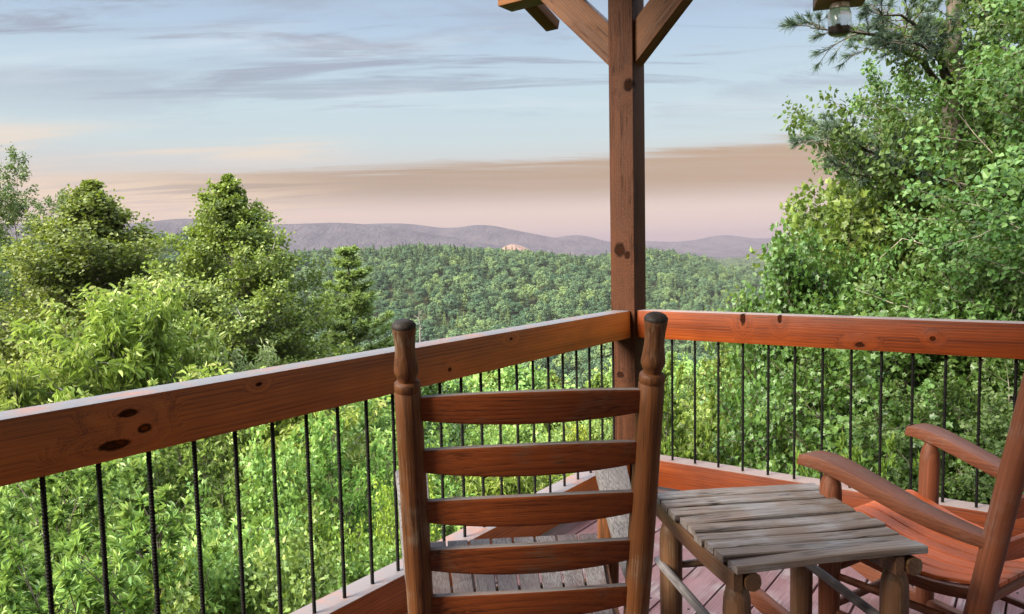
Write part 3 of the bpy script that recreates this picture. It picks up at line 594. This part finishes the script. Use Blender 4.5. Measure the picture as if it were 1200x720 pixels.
# trees down the slope, one by one
GS = 'trees in the wood down the slope'
rs = np.random.RandomState(4); placed = []
for k in range(4000):
    if len(placed) >= 150: break
    u = 16 + 110 * rs.rand() ** .75; px = rs.uniform(-120, 1330); v = (px - 600) / FPX * u
    if u < 34 and (px < 470 or px > 890): continue
    dmin = 2.6 + u * .035
    if any((u - a) ** 2 + (v - b) ** 2 < dmin * dmin for a, b in placed): continue
    placed.append((u, v))
    key = ('round_mid', 'tall_mid', 'round_mid', 'conifer_mid')[rs.randint(4)] if u > 26 else ('oak', 'chestnut', 'maple')[rs.randint(3)]
    yt = {True: 430, False: 470}[u > 30] - (u - 26) * .25 + rs.uniform(-14, 22)
    g = float(ground_uv(u, v)); hmax = 15 if u > 26 else 9; ytop_max = hor(px) - (g + hmax - CAM.z) / u * FPX
    yt = max(yt, ytop_max)
    nm, lb = {'conifer_mid': ('slope_conifer', 'dark conifer in the wood down the slope beyond the railing'), 'tall_mid': ('slope_tree', 'tall narrow leafy tree in the wood down the slope'),
              'round_mid': ('slope_tree', 'round crowned leafy tree in the wood down the slope')}.get(key, ('slope_tree', 'smaller leafy tree in the wood close below the railing'))
    plant(nm, key, px, u, yt, lb, 'tree', GS + (', conifers' if key == 'conifer_mid' else ', tall ones' if key == 'tall_mid' else ', round ones' if key == 'round_mid' else ', small ones'), None, rs.rand() * 6, .4)
# the far wood: one mass
def far_forest():
    """one object: a cloud of points on the ridges, each carrying one of twelve small trees."""
    rg = np.random.RandomState(11); kinds = bpy.data.collections.new('tree_kinds')
    m, nt, o = new_mat('far_forest_leaves'); b = NB(nt); an = nt.nodes.new('ShaderNodeAttribute'); an.attribute_type = 'INSTANCER'; an.attribute_name = 'tint'
    ge = nt.nodes.new('ShaderNodeNewGeometry'); f = b.math('ADD', an.outputs['Fac'], b.math('MULTIPLY', ge.outputs['Random Per Island'], .22))
    r = nt.nodes.new('ShaderNodeValToRGB'); nt.links.new(f, r.inputs[0]); E = r.color_ramp.elements
    E[0].position = .05; E[0].color = (.026, .060, .028, 1); E[1].position = 1; E[1].color = (.140, .195, .062, 1)
    for p_, c_ in ((.4, (.050, .090, .044)), (.7, (.088, .136, .054))): xx = E.new(p_); xx.color = (*c_, 1)
    nt.links.new(b.bsdf(r.outputs[0], .75, .15), o.inputs[0])
    for k in range(12):
        con = k >= 8; n = 1300 if not con else 1000
        if con:
            t = rg.rand(n) ** .62; z = 1 - t; a = rg.rand(n) * 6.283; lay = .72 + .28 * np.sin(z * 46 + k); r_ = (.012 + .19 * t ** .9 * lay * rg.uniform(.72, 1, n)) * (1 + .16 * np.sin(a * 3 + z * 20))
            c = np.stack([r_ * np.cos(a), r_ * np.sin(a), .10 + .90 * z - r_ * .25], -1); A = np.stack([np.cos(a), np.sin(a), -.30 + 0 * a], -1) + rg.normal(0, .25, (n, 3)); s = rg.uniform(.030, .060, n)
            Nn = np.stack([np.cos(a) * .6, np.sin(a) * .6, .8 + 0 * a], -1) + rg.normal(0, .35, (n, 3))
        else:
            nc = 16; cc = rg.normal(0, 1, (nc, 3)); cc /= np.linalg.norm(cc, axis=1, keepdims=True); cc = cc * np.array([.25, .25, .27]) * rg.uniform(.6, 1, (nc, 1)) + np.array([0, 0, .62]); rr = rg.uniform(.09, .16, nc)
            d = rg.normal(0, 1, (n, 3)); d /= np.linalg.norm(d, axis=1, keepdims=True); ci = rg.randint(nc, size=n); d[:, 2] = np.where(d[:, 2] < -.45, -d[:, 2], d[:, 2])
            c = cc[ci] + d * rr[ci][:, None] * rg.uniform(.82, 1.06, (n, 1)); Nn = d * 1.1 + (c - np.array([0, 0, .5])) + rg.normal(0, .42, (n, 3)); A = rg.normal(0, 1, (n, 3)); A = A - d * (A * d).sum(1, keepdims=True); s = rg.uniform(.030, .060, n)
        V, q = leaf_geo('kite', c - A / np.linalg.norm(A, axis=1, keepdims=True) * s[:, None] * .5, A, Nn, s, s * .95)
        me = np_mesh('far_tree', V, q); me.materials.append(m); kinds.objects.link(bpy.data.objects.new('far_tree_%02d' % k, me))
    pu = []; pv = []
    for u0, u1, sp in ((112, 260, 6.4), (260, 820, 5.7), (820, 2600, 11.5)):
        n = int(.5 * (u1 * u1 - u0 * u0) * 2.0 / (sp * sp)); pu.append(np.sqrt(rg.uniform(u0 * u0, u1 * u1, n))); pv.append(pu[-1] * rg.uniform(-1.0, 1.0, n))
    u = np.concatenate(pu); v = np.concatenate(pv); px = 600 + FPX * v / u
    keep = (u < 690) | ((px > 630) & (u < 820)) | ((px > 770) & (px < 1150)); keep &= (px > -260) & (px < 1480); u = u[keep]; v = v[keep]; z = ground_uv(u, v); x, y = xy_of(u, v); n = len(u)
    stand = fbm(u / 140, v / 140, 9) * .5 + rg.rand(n); con = stand > .74; kind = np.where(con, 8 + rg.randint(4, size=n), rg.randint(8, size=n))
    h = rg.uniform(8, 13, n) * rg.uniform(.88, 1.1, n) * np.where(u > 820, 1.5, 1.0) * np.where(con, 1.15, 1); w = h * rg.uniform(.8, 1.15, n) * np.where(con, 1, 1.15)
    me = bpy.data.meshes.new('forest'); me.from_pydata(np.stack([x, y, z - .5], -1).tolist(), [], [])
    def at(nm, ty, val): a = me.attributes.new(nm, ty, 'POINT'); a.data.foreach_set('vector' if ty == 'FLOAT_VECTOR' else 'value', val.ravel())
    at('kind', 'INT', kind.astype(np.int32)); at('turn', 'FLOAT_VECTOR', np.stack([0 * h, 0 * h, rg.rand(n) * 6.283], -1).astype(np.float32)); at('size', 'FLOAT_VECTOR', np.stack([w, w, h], -1).astype(np.float32))
    at('tint', 'FLOAT', (np.clip(rg.normal(.36, .2, n) + fbm(u / 60, v / 60, 21) * .25, 0, .8) + np.where(con, .06, 0)).astype(np.float32))
    ob = link('forest', me, m); tag(ob, kind='stuff')
    g = bpy.data.node_groups.new('forest', 'GeometryNodeTree'); g.interface.new_socket('Geometry', in_out='INPUT', socket_type='NodeSocketGeometry'); g.interface.new_socket('Geometry', in_out='OUTPUT', socket_type='NodeSocketGeometry')
    N = g.nodes; gi = N.new('NodeGroupInput'); go = N.new('NodeGroupOutput'); ip = N.new('GeometryNodeInstanceOnPoints'); ci = N.new('GeometryNodeCollectionInfo')
    ci.inputs['Collection'].default_value = kinds; ci.inputs['Separate Children'].default_value = True; ci.inputs['Reset Children'].default_value = True; ip.inputs['Pick Instance'].default_value = True
    def named(nm, ty): a = N.new('GeometryNodeInputNamedAttribute'); a.data_type = ty; a.inputs['Name'].default_value = nm; return a.outputs['Attribute']
    L = g.links; L.new(gi.outputs[0], ip.inputs['Points']); L.new(ci.outputs[0], ip.inputs['Instance']); L.new(named('kind', 'INT'), ip.inputs['Instance Index'])
    L.new(named('turn', 'FLOAT_VECTOR'), ip.inputs['Rotation']); L.new(named('size', 'FLOAT_VECTOR'), ip.inputs['Scale']); L.new(ip.outputs[0], go.inputs[0])
    md = ob.modifiers.new('forest', 'NODES'); md.node_group = g; print('FOREST', n)
far_forest()
def snag():
    rg = np.random.RandomState(5); u, px = 330, 491; v = (px - 600) / FPX * u; x, y = xy_of(u, v); g = float(ground_uv(u, v)); V = []; Q = []; nb = 0
    e = empty('dead_tree', (x, y, g), 0, 'bare grey dead tree standing out on the forested ridge', 'tree'); H = 23
    paths = [(np.stack([rg.normal(0, .15, 8), rg.normal(0, .15, 8), np.linspace(0, H, 8)], -1), np.linspace(.55, .12, 8))]
    for k in range(16):
        z = H * rg.uniform(.35, .97); a = rg.rand() * 6.28; l = rg.uniform(1.2, 3.4); paths.append((np.array([[math.cos(a) * l * f, math.sin(a) * l * f, z + l * .5 * f] for f in np.linspace(0, 1, 4)]), np.linspace(.16, .05, 4)))
    for p, r in paths: a_, b_ = tube(p, r, 6); V.append(a_); Q.append(b_ + nb); nb += len(a_)
    link('trunk', np_mesh('trunk', np.vstack(V), [np.vstack(Q)], True), B_grey, e)
snag()
M_sunpatch, nt_, o_ = new_mat('pink_sunlight_tone'); b_ = NB(nt_); _n = b_.noise(nt_.nodes.new('ShaderNodeTexCoord').outputs['Object'], .06, 5, .65)  # pink of low sunlight put into the base colour
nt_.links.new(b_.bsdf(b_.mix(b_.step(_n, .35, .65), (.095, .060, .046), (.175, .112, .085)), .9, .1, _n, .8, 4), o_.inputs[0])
def sunlit_patch():  # added mound standing in for a sunlit patch on the ridge
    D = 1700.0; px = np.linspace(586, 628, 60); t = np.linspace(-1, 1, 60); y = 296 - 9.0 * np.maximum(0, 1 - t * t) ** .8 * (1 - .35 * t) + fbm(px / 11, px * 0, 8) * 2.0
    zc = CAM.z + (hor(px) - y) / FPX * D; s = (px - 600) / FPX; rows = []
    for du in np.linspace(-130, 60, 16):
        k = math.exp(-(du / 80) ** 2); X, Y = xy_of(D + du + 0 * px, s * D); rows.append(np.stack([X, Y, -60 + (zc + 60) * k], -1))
    A = np.array(rows); tag(grid_mesh('sunlit_patch_hill', A[..., 0], A[..., 1], A[..., 2], M_sunpatch), kind='structure')
sunlit_patch()

# ------------------------------------------------------------------ the deck
bm = bmesh.new(); gap0 = .550; pitch = .1437; rg = np.random.RandomState(2)
for k in range(-4, 30):
    xa = gap0 + k * pitch + .0035; xb = xa + pitch - .007
    xa = max(xa, -.055)
    bm_box(bm, xb - xa, 7.0, .028, Matrix.Translation(((xa + xb) / 2, -3.44, -.014 + rg.uniform(-.0012, .0012))), .003, 2)
tag(bm_obj('deck_floor', bm, M_deck, None, None, True), kind='structure')
bm = bmesh.new()
bm_box(bm, .04, 7.0, .20, Matrix.Translation((-.075, -3.44, -.115)), .003); bm_box(bm, 4.6, .04, .20, Matrix.Translation((2.25, .085, -.115)), .003)
for k in range(9): bm_box(bm, 4.6, .04, .18, Matrix.Translation((2.25, -.4 - k * .75, -.122)), .003)
tag(bm_obj('deck_joists', bm, M_brace), kind='structure')
bm = bmesh.new(); rg = np.random.RandomState(8)
for k in range(-3, 26):
    for j in range(6):
        for e_ in (.03, .1107): bmesh.ops.create_cone(bm, cap_ends=True, segments=8, radius1=.0042, radius2=.0042, depth=.004, matrix=Matrix.Translation((gap0 + k * pitch + e_ + rg.normal(0, .002), -.4 - j * .75 + rg.normal(0, .004), -.0002)))
M_screw = wood('dark_screws', (.01, .008, .007), (.02, .016, .014), (.04, .03, .025), 0, .5, .3)
tag(bm_obj('deck_screws', bm, M_screw), kind='structure')
# railings
ZT, HB, ZB = .93, .14, .163
def rebar_mesh():
    L = ZT - HB - ZB + .02; n = 8; step = .0085; prof = []; z = 0
    while z < L: prof += [(z, .0056), (z + step * .35, .0056), (z + step * .5, .0066), (z + step * .75, .0066), (z + step * .9, .0056)]; z += step
    V = []; m = len(prof); t = np.arange(n) * 2 * np.pi / n
    for d, r in prof: V.append(np.stack([r * np.cos(t), r * np.sin(t), d + .0025 * np.sin(t)], -1))
    i = np.arange(m * n).reshape(m, n); j = np.roll(i, -1, 1); return np_mesh('baluster', np.vstack(V), [np.stack([i[:-1], j[:-1], j[1:], i[1:]], -1).reshape(-1, 4)], True)
REB = rebar_mesh(); REB.materials.append(M_rebar)
def railing(label, a, d, length, first, step, count, m_top, m_bot, name='railing', n_in=None):
    """a: start at the corner post, d: direction, n_in: towards the deck."""
    a = Vector(a); d = Vector(d); n_in = Vector(n_in); e = empty(name, a, 0, label, 'railing', 'porch railings'); up = (0, 0, 1)
    # local X of each board runs so that local -Y is the face towards the deck
    p, q = (d * 0, d * length) if d.cross(n_in).z < 0 else (d * length, d * 0)
    board('top_rail', p + Vector((0, 0, ZT - HB / 2)), q + Vector((0, 0, ZT - HB / 2)), up, .098, HB, m_top, e)
    board('bottom_rail', p + n_in * -.012 + Vector((0, 0, .0935)), q + n_in * -.012 + Vector((0, 0, .0935)), up, .105, .139, m_bot, e)
    for k in range(count):
        o = bpy.data.objects.new('baluster', REB); C.objects.link(o); o.parent = e; o.location = d * (first + step * k) + Vector((0, 0, ZB - .01)); o.rotation_euler = (0, 0, k * 1.9)
railing('long railing on the left with dark brown rails and black ribbed bars', (-.004, -.0685, 0), (0, -1, 0), 4.1, .1685 - .0685, .1210, 33, M_railL, M_railL2, n_in=(1, 0, 0))
railing('railing on the right with orange rails and black ribbed bars', (.0685, .002, 0), (1, 0, 0), 3.4, .2408 - .0685, .1208, 27, M_railR, M_railR2, n_in=(0, -1, 0))
# corner post with braces, beams and the rafter tail above
pf = empty('porch_frame', (0, 0, 0), 0, 'rough timber corner post with two braces and beam ends above', 'porch frame')
board('post', (0, 0, -.6), (0, 0, 2.605), (1, 0, 0), .135, .135, M_post, pf, .004)
def brace(d, name='brace'):
    d = Vector(d); a = d * .0675 + Vector((0, 0, 2.275)); b = d * .40 + Vector((0, 0, 2.6075)); M, L = axes(a, b, d * -1 + UP); bm = bmesh.new(); bm_box(bm, L * 1.6, .088, .150, None, .004)
    for co, no in ((d * .0680, d * -1), (UP * 2.6045, UP)):
        Mi = M.inverted(); bmesh.ops.bisect_plane(bm, geom=bm.verts[:] + bm.edges[:] + bm.faces[:], plane_co=Mi @ co, plane_no=Mi.to_3x3() @ no, clear_outer=True); bmesh.ops.holes_fill(bm, edges=[e for e in bm.edges if e.is_boundary])
    bm_obj(name, bm, M_brace, pf, M)
brace((-1, 0, 0)); brace((1, 0, 0))
board('beam', (-.757, 0, 2.605 + .12), (4.2, 0, 2.605 + .12), UP, .135, .24, M_brace, pf)
board('rafter_tail', (-.665, .36, 2.575), (-.665, -.09, 2.73), UP, .085, .058, M_brace, pf, .003)

# porch roof and an unseen wall added behind the viewer: they keep the sun and the bright zenith off the deck
M_pine = wood('bounce_pine', (.30, .20, .11), (.48, .35, .21), (.60, .47, .31), 0, .6, .3)  # pale tone picked so roof and unseen wall bounce light onto the deck
pr = empty('porch_roof', (0, 0, 0), 0, 'plank porch roof on rafters rising from the beam to the house', 'roof')
board('roof_deck', (2.3, .06, 2.995), (2.3, -5.6, 4.24), (0, .22, 1), 6.0, .03, M_pine, pr, .002)
for k in range(9): board('rafter', (-.1 + k * .6, -.09, 2.94), (-.1 + k * .6, -5.55, 4.14), UP, .045, .14, M_pine, pr, .002)
hw = empty('unseen_house_wall', (0, -5.6, 0), 0, 'pale plank house wall added out of view to shade the porch', 'wall')
bm = bmesh.new()
for k in range(22): bm_box(bm, 6.0, .045, .186, Matrix.Translation((2.35, .0, .095 + k * .19)), .008)
bm_obj('planks', bm, M_pine, hw)

# ------------------------------------------------------------------ hanging jar
def jar():
    x, y = 1.024, -.02; e = empty('hanging_jar', (x, y, 2.145), .35, 'clear glass jar with dark residue hanging under a wooden cap', 'jar lamp')
    m, nt, o = new_mat('jar_glass'); g = nt.nodes.new('ShaderNodeBsdfPrincipled'); g.inputs['Transmission Weight'].default_value = 1; g.inputs['Roughness'].default_value = .12; g.inputs['IOR'].default_value = 1.45; g.inputs['Base Color'].default_value = (.95, .97, .98, 1); df = nt.nodes.new('ShaderNodeBsdfTranslucent'); df.inputs[0].default_value = (.7, .72, .74, 1); ms = nt.nodes.new('ShaderNodeMixShader'); ms.inputs[0].default_value = .35; nt.links.new(g.outputs[0], ms.inputs[1]); nt.links.new(df.outputs[0], ms.inputs[2]); nt.links.new(ms.outputs[0], o.inputs[0])
    prof = [(0, .036), (.006, .044), (.016, .047), (.085, .047), (.098, .043), (.108, .036), (.112, .036)]
    inn = [(d + (.004 if i == 0 else 0), r - .003) for i, (d, r) in enumerate(prof)]
    gj = lathe('glass_jar', prof, (0, 0, 0), (0, 0, 1), m, e, 24)
    md, nt, o = new_mat('dark_residue'); b = NB(nt); nz = b.noise(nt.nodes.new('ShaderNodeTexCoord').outputs['Object'], 60, 4); nt.links.new(b.bsdf(b.mix(b.step(nz, .4, .6), (.02, .010, .006), (.10, .045, .02)), .8, .2), o.inputs[0])
    rg = np.random.RandomState(3); bm = bmesh.new(); bmesh.ops.create_cone(bm, cap_ends=True, segments=18, radius1=.040, radius2=.041, depth=.022, matrix=Matrix.Translation((0, 0, .018)))
    for k in range(16):
        a = rg.rand() * 6.28; r_ = .03 * rg.rand() ** .5; bmesh.ops.create_icosphere(bm, subdivisions=1, radius=rg.uniform(.006, .011), matrix=Matrix.Translation((r_ * math.cos(a), r_ * math.sin(a), .028 + rg.uniform(0, .007))))
    bm_obj('residue', bm, md, gj)
    mm, nt, o = new_mat('zinc_ring'); p = nt.nodes.new('ShaderNodeBsdfPrincipled'); p.inputs['Metallic'].default_value = 1; p.inputs['Base Color'].default_value = (.45, .40, .33, 1); p.inputs['Roughness'].default_value = .45; nt.links.new(p.outputs[0], o.inputs[0])
    lathe('screw_ring', [(.106, .038), (.107, .040), (.112, .0385), (.115, .040), (.120, .0385), (.124, .040), (.130, .039), (.1305, .02)], (0, 0, 0), (0, 0, 1), mm, gj, 24)
    bm = bmesh.new(); bm_box(bm, .20, .16, .05, Matrix.Translation((0, 0, .1555)), .004); wc = bm_obj('wooden_cap', bm, CH['brownX'], e)
    lathe('hanging_rod', [(.18, .006), (.461, .006)], (0, 0, 0), (0, 0, 1), M_rebar, wc, 10)
jar()

# ------------------------------------------------------------------ rocking chairs
LEAN = .2123; TL = math.tan(LEAN); WT, WB, ZTOP = .2512, .2357, 1.1229
M_cap = wood('dark_end_grain', (.012, .008, .007), (.035, .026, .022), (.085, .068, .058), 2, .6, .25)
def chair(loc, h, tilt, label, mats):
    e = empty('rocking_chair', loc, h, label, 'rocking chair', 'rocking chairs on the deck'); e.rotation_mode = 'XYZ'; e.rotation_euler = (tilt, 0, h)
    def bp(s, z): return Vector((s * (WB + (WT - WB) * z / ZTOP), -TL * z, z))
    L = (bp(1, ZTOP) - bp(1, .05)).length
    fin = [(.0, .013), (.002, .0185), (.006, .0222), (.014, .0236), (.020, .0232), (.035, .0212), (.052, .0200), (.066, .0206), (.085, .0228), (.100, .0248), (.106, .0245), (.113, .0215), (.120, .0190), (.1245, .0186), (.126, .0225), (.129, .0258), (.143, .0266), (.145, .0252), (.147, .0252), (.149, .0268), (.22, .0276), (.5, .0290), (.8, .0284), (L - .03, .026), (L, .020)]
    posts = []
    for s in (-1, 1): posts.append(lathe('back_post', [(L - d, r) for d, r in reversed(fin)], bp(s, .05), bp(s, ZTOP), CH[mats['post'] + 'Z'], e, 26))
    for s, bk in zip((-1, 1), posts):
        lathe('finial_cap', [(L - .0125, .0238), (L - .0095, .0242), (L - .006, .0228), (L - .002, .0192), (L + .0012, .0135), (L + .0016, .006)], (0, 0, 0), (0, 0, 1), M_cap, bk, 26)
    nrm = Vector((0, math.cos(LEAN), math.sin(LEAN))); upv = Vector((0, -math.sin(LEAN), math.cos(LEAN)))
    for i in range(5):
        z = .942 - .115 * i; w = WB + (WT - WB) * z / ZTOP - .012; st = []
        for t in np.linspace(-1, 1, 25):
            hh = .0235 + .0115 * (1 - t * t) ** .9 if abs(t) < 1 else .0235
            c = Vector((w * t, -TL * z, z)) - nrm * .022 * (1 - t * t) + upv * (.003 * (1 - t * t))
            st.append((c, nrm * .0075, upv * hh))
        loft('back_slat', st, CH[mats['slat'] + 'X'], e, .22)
    # front legs with bullet tops under the arms
    for s in (-1, 1):
        a = Vector((s * .262, .335, .055)); b = Vector((s * .268, .318, .612)); l = (b - a).length
        lathe('front_leg', [(0, .022), (.03, .028), (.2, .030), (l - .075, .031), (l - .045, .0285), (l - .02, .020), (l, .013)], a, b, CH[mats['post'] + 'Z'], e, 20)
        # arm: wide flat board, swooping down to the back post
        st = []
        for x, y, z, hw, th in spline([(.244, -.112, .512, .022, .014), (.249, -.045, .522, .029, .017), (.258, .06, .545, .034, .018), (.266, .18, .585, .039, .019), (.274, .29, .621, .042, .019), (.281, .355, .632, .043, .018), (.284, .388, .630, .036, .016), (.285, .398, .629, .026, .012)], 34):
            st.append((Vector((s * x, y, z)), Vector((hw, 0, 0)), Vector((0, -.25, 1)).normalized() * th))
        loft('arm', st, CH[mats['arm'] + 'Y'], e, .17)
        # rocker
        st = []
        for y in np.linspace(-.44, .66, 26):
            zc = 1.35 - math.sqrt(1.35 ** 2 - (y - .10) ** 2); st.append((Vector((s * .262, y, zc + .032)), Vector((.017, 0, 0)), Vector((0, -(y - .1) / 1.35, 1)).normalized() * (.031 - .008 * abs(y - .1))))
        loft('rocker', st, CH[mats['post'] + 'Y'], e, .25)
        for z in (.165, .275): rod('side_rung', bp(s, z) + Vector((-s * .004, 0, 0)), Vector((s * .263, .333, z + .02)), .0115, CH[mats['post'] + 'Z'], e)
        # seat side rail
        st = [(Vector((s * hw, y, z - .026)), Vector((.014, 0, 0)), Vector((0, 0, .016))) for y, z, hw in spline([(-.085, .388, .212), (.05, .372, .222), (.2, .386, .234), (.335, .425, .246)], 14)]
        loft('seat_rail', st, CH[mats['post'] + 'Y'], e, .3)
    for z in (.19, .30): rod('front_rung', (-.262, .335, z), (.262, .335, z), .0125, CH[mats['post'] + 'Z'], e)
    rod('back_rung', bp(-1, .21), bp(1, .21), .0125, CH[mats['post'] + 'Z'], e)
    rod('seat_bar', (-.258, .335, .396), (.258, .335, .396), .017, CH[mats['post'] + 'Z'], e); rod('seat_bar', bp(-1, .352), bp(1, .352), .017, CH[mats['post'] + 'Z'], e)
    # seat of eight slats running front to back over the dished rails
    bm = bmesh.new(); K = spline([(-.105, .398, .208), (.0, .378, .215), (.08, .373, .224), (.2, .388, .235), (.30, .417, .245), (.36, .434, .250), (.385, .432, .252)], 22); n = 8
    for k in range(n):
        rows = []
        for y, z, hw in K:
            x0 = -hw + 2 * hw * k / n + .003; x1 = -hw + 2 * hw * (k + 1) / n - .003; zz = z - .004 * (2 * (k + .5) / n - 1) ** 2 * 0
            rows.append([bm.verts.new(p) for p in ((x0, y, zz - .010), (x1, y, zz - .010), (x1, y, zz - .002), (x1 - .002, y, zz), (x0 + .002, y, zz), (x0, y, zz - .002))])
        for a, b in zip(rows, rows[1:]):
            for j in range(6): bm.faces.new((a[j], a[(j + 1) % 6], b[(j + 1) % 6], b[j]))
        bm.faces.new(rows[0][::-1]); bm.faces.new(rows[-1])
    bmesh.ops.recalc_face_normals(bm, faces=bm.faces); bm_obj('seat', bm, CH[mats['seat'] + 'Y'], e, None, True)
    return e
chair((.8073, -2.1354, 0), .7036, 0.0, 'brown rocking chair with a five slat back turned to us', dict(post='brown', slat='slat', arm='grey', seat='seat'))
chair((1.697, -1.146, .002), 1.196, -.020, 'reddish rocking chair at the right edge behind the side table', dict(post='arm', slat='red', arm='arm', seat='red'))

# ------------------------------------------------------------------ side table
def table():
    W_, D_, h, ctr = .493, .522, .7875, (1.229, -1.574, 0)
    e = empty('side_table', ctr, h, 'small grey slatted side table between the two rocking chairs', 'side table')
    zt = lambda y: .540 - .010 * (1 - (2 * y / D_) ** 2)
    bm = bmesh.new(); n = 9; rg = np.random.RandomState(6); pw = D_ / n
    for k in range(n):
        y0 = -D_ / 2 + k * pw + rg.uniform(.003, .0055); y1 = -D_ / 2 + (k + 1) * pw - rg.uniform(.003, .0055); j0, j1 = rg.uniform(-.009, .009, 2); ph = rg.rand() * 6
        rows = []
        for x in np.linspace(-W_ / 2 + j0, W_ / 2 + j1, 14):
            wz = .0040 * math.sin(x * 7 + ph); wy = .0020 * math.sin(x * 9 + ph * 2)
            z0, z1 = zt(y0) + wz, zt(y1) + wz
            rows.append([bm.verts.new(p) for p in ((x, y0 + wy, z0 - .018), (x, y1 + wy, z1 - .018), (x, y1 + wy, z1 - .003), (x, y1 + wy - .003, z1), (x, y0 + wy + .003, z0), (x, y0 + wy, z0 - .003))])
        for a, b in zip(rows, rows[1:]):
            for j in range(6): bm.faces.new((a[j], a[(j + 1) % 6], b[(j + 1) % 6], b[j]))
        bm.faces.new(rows[0][::-1]); bm.faces.new(rows[-1])
    bmesh.ops.recalc_face_normals(bm, faces=bm.faces); bm_obj('table_top', bm, CH['tableX'], e, None, True)
    for s in (-1, 1):
        xr = s * (W_ / 2 - .075) if s > 0 else -W_ / 2 + .012
        st = [(Vector((xr, y, zt(y) - .020 - .022)), Vector((.011, 0, 0)), Vector((0, 0, .022))) for y in np.linspace(-D_ / 2 + .012, D_ / 2 - .012, 12)]
        loft('apron', st, CH['logY'], e, .2)
        st = [(Vector((xr + .034, y, zt(y) - .044)), Vector((.019, 0, 0)), Vector((0, 0, .021))) for y in np.linspace(-D_ / 2 + .005, D_ / 2 - .005, 12)]
        loft('log_rail', st, CH['logY'], e, .75)
        for t in (-1, 1):
            x, y = xr + .018, t * (D_ / 2 - .055)
            lathe('leg', [(0, .028), (.1, .031), (.41, .0325), (.440, .031), (.462, .026), (.478, .019), (.492, .016)], (x, y, 0), (x, y, 1), CH['logZ'], e, 20)
        x = xr - .012
        rod('stretcher', (x, -D_ / 2 + .02, .345), (x, D_ / 2 - .02, .350), .0125, CH['greyZ'], e)
    for t, z in ((1, .345), (1, .145), (-1, .145)): rod('stretcher', (-W_ / 2 + .03, t * (D_ / 2 - .06), z), (W_ / 2 - .06, t * (D_ / 2 - .06), z), .0115, CH['logZ'], e)
table()
bpy.context.view_layer.update()
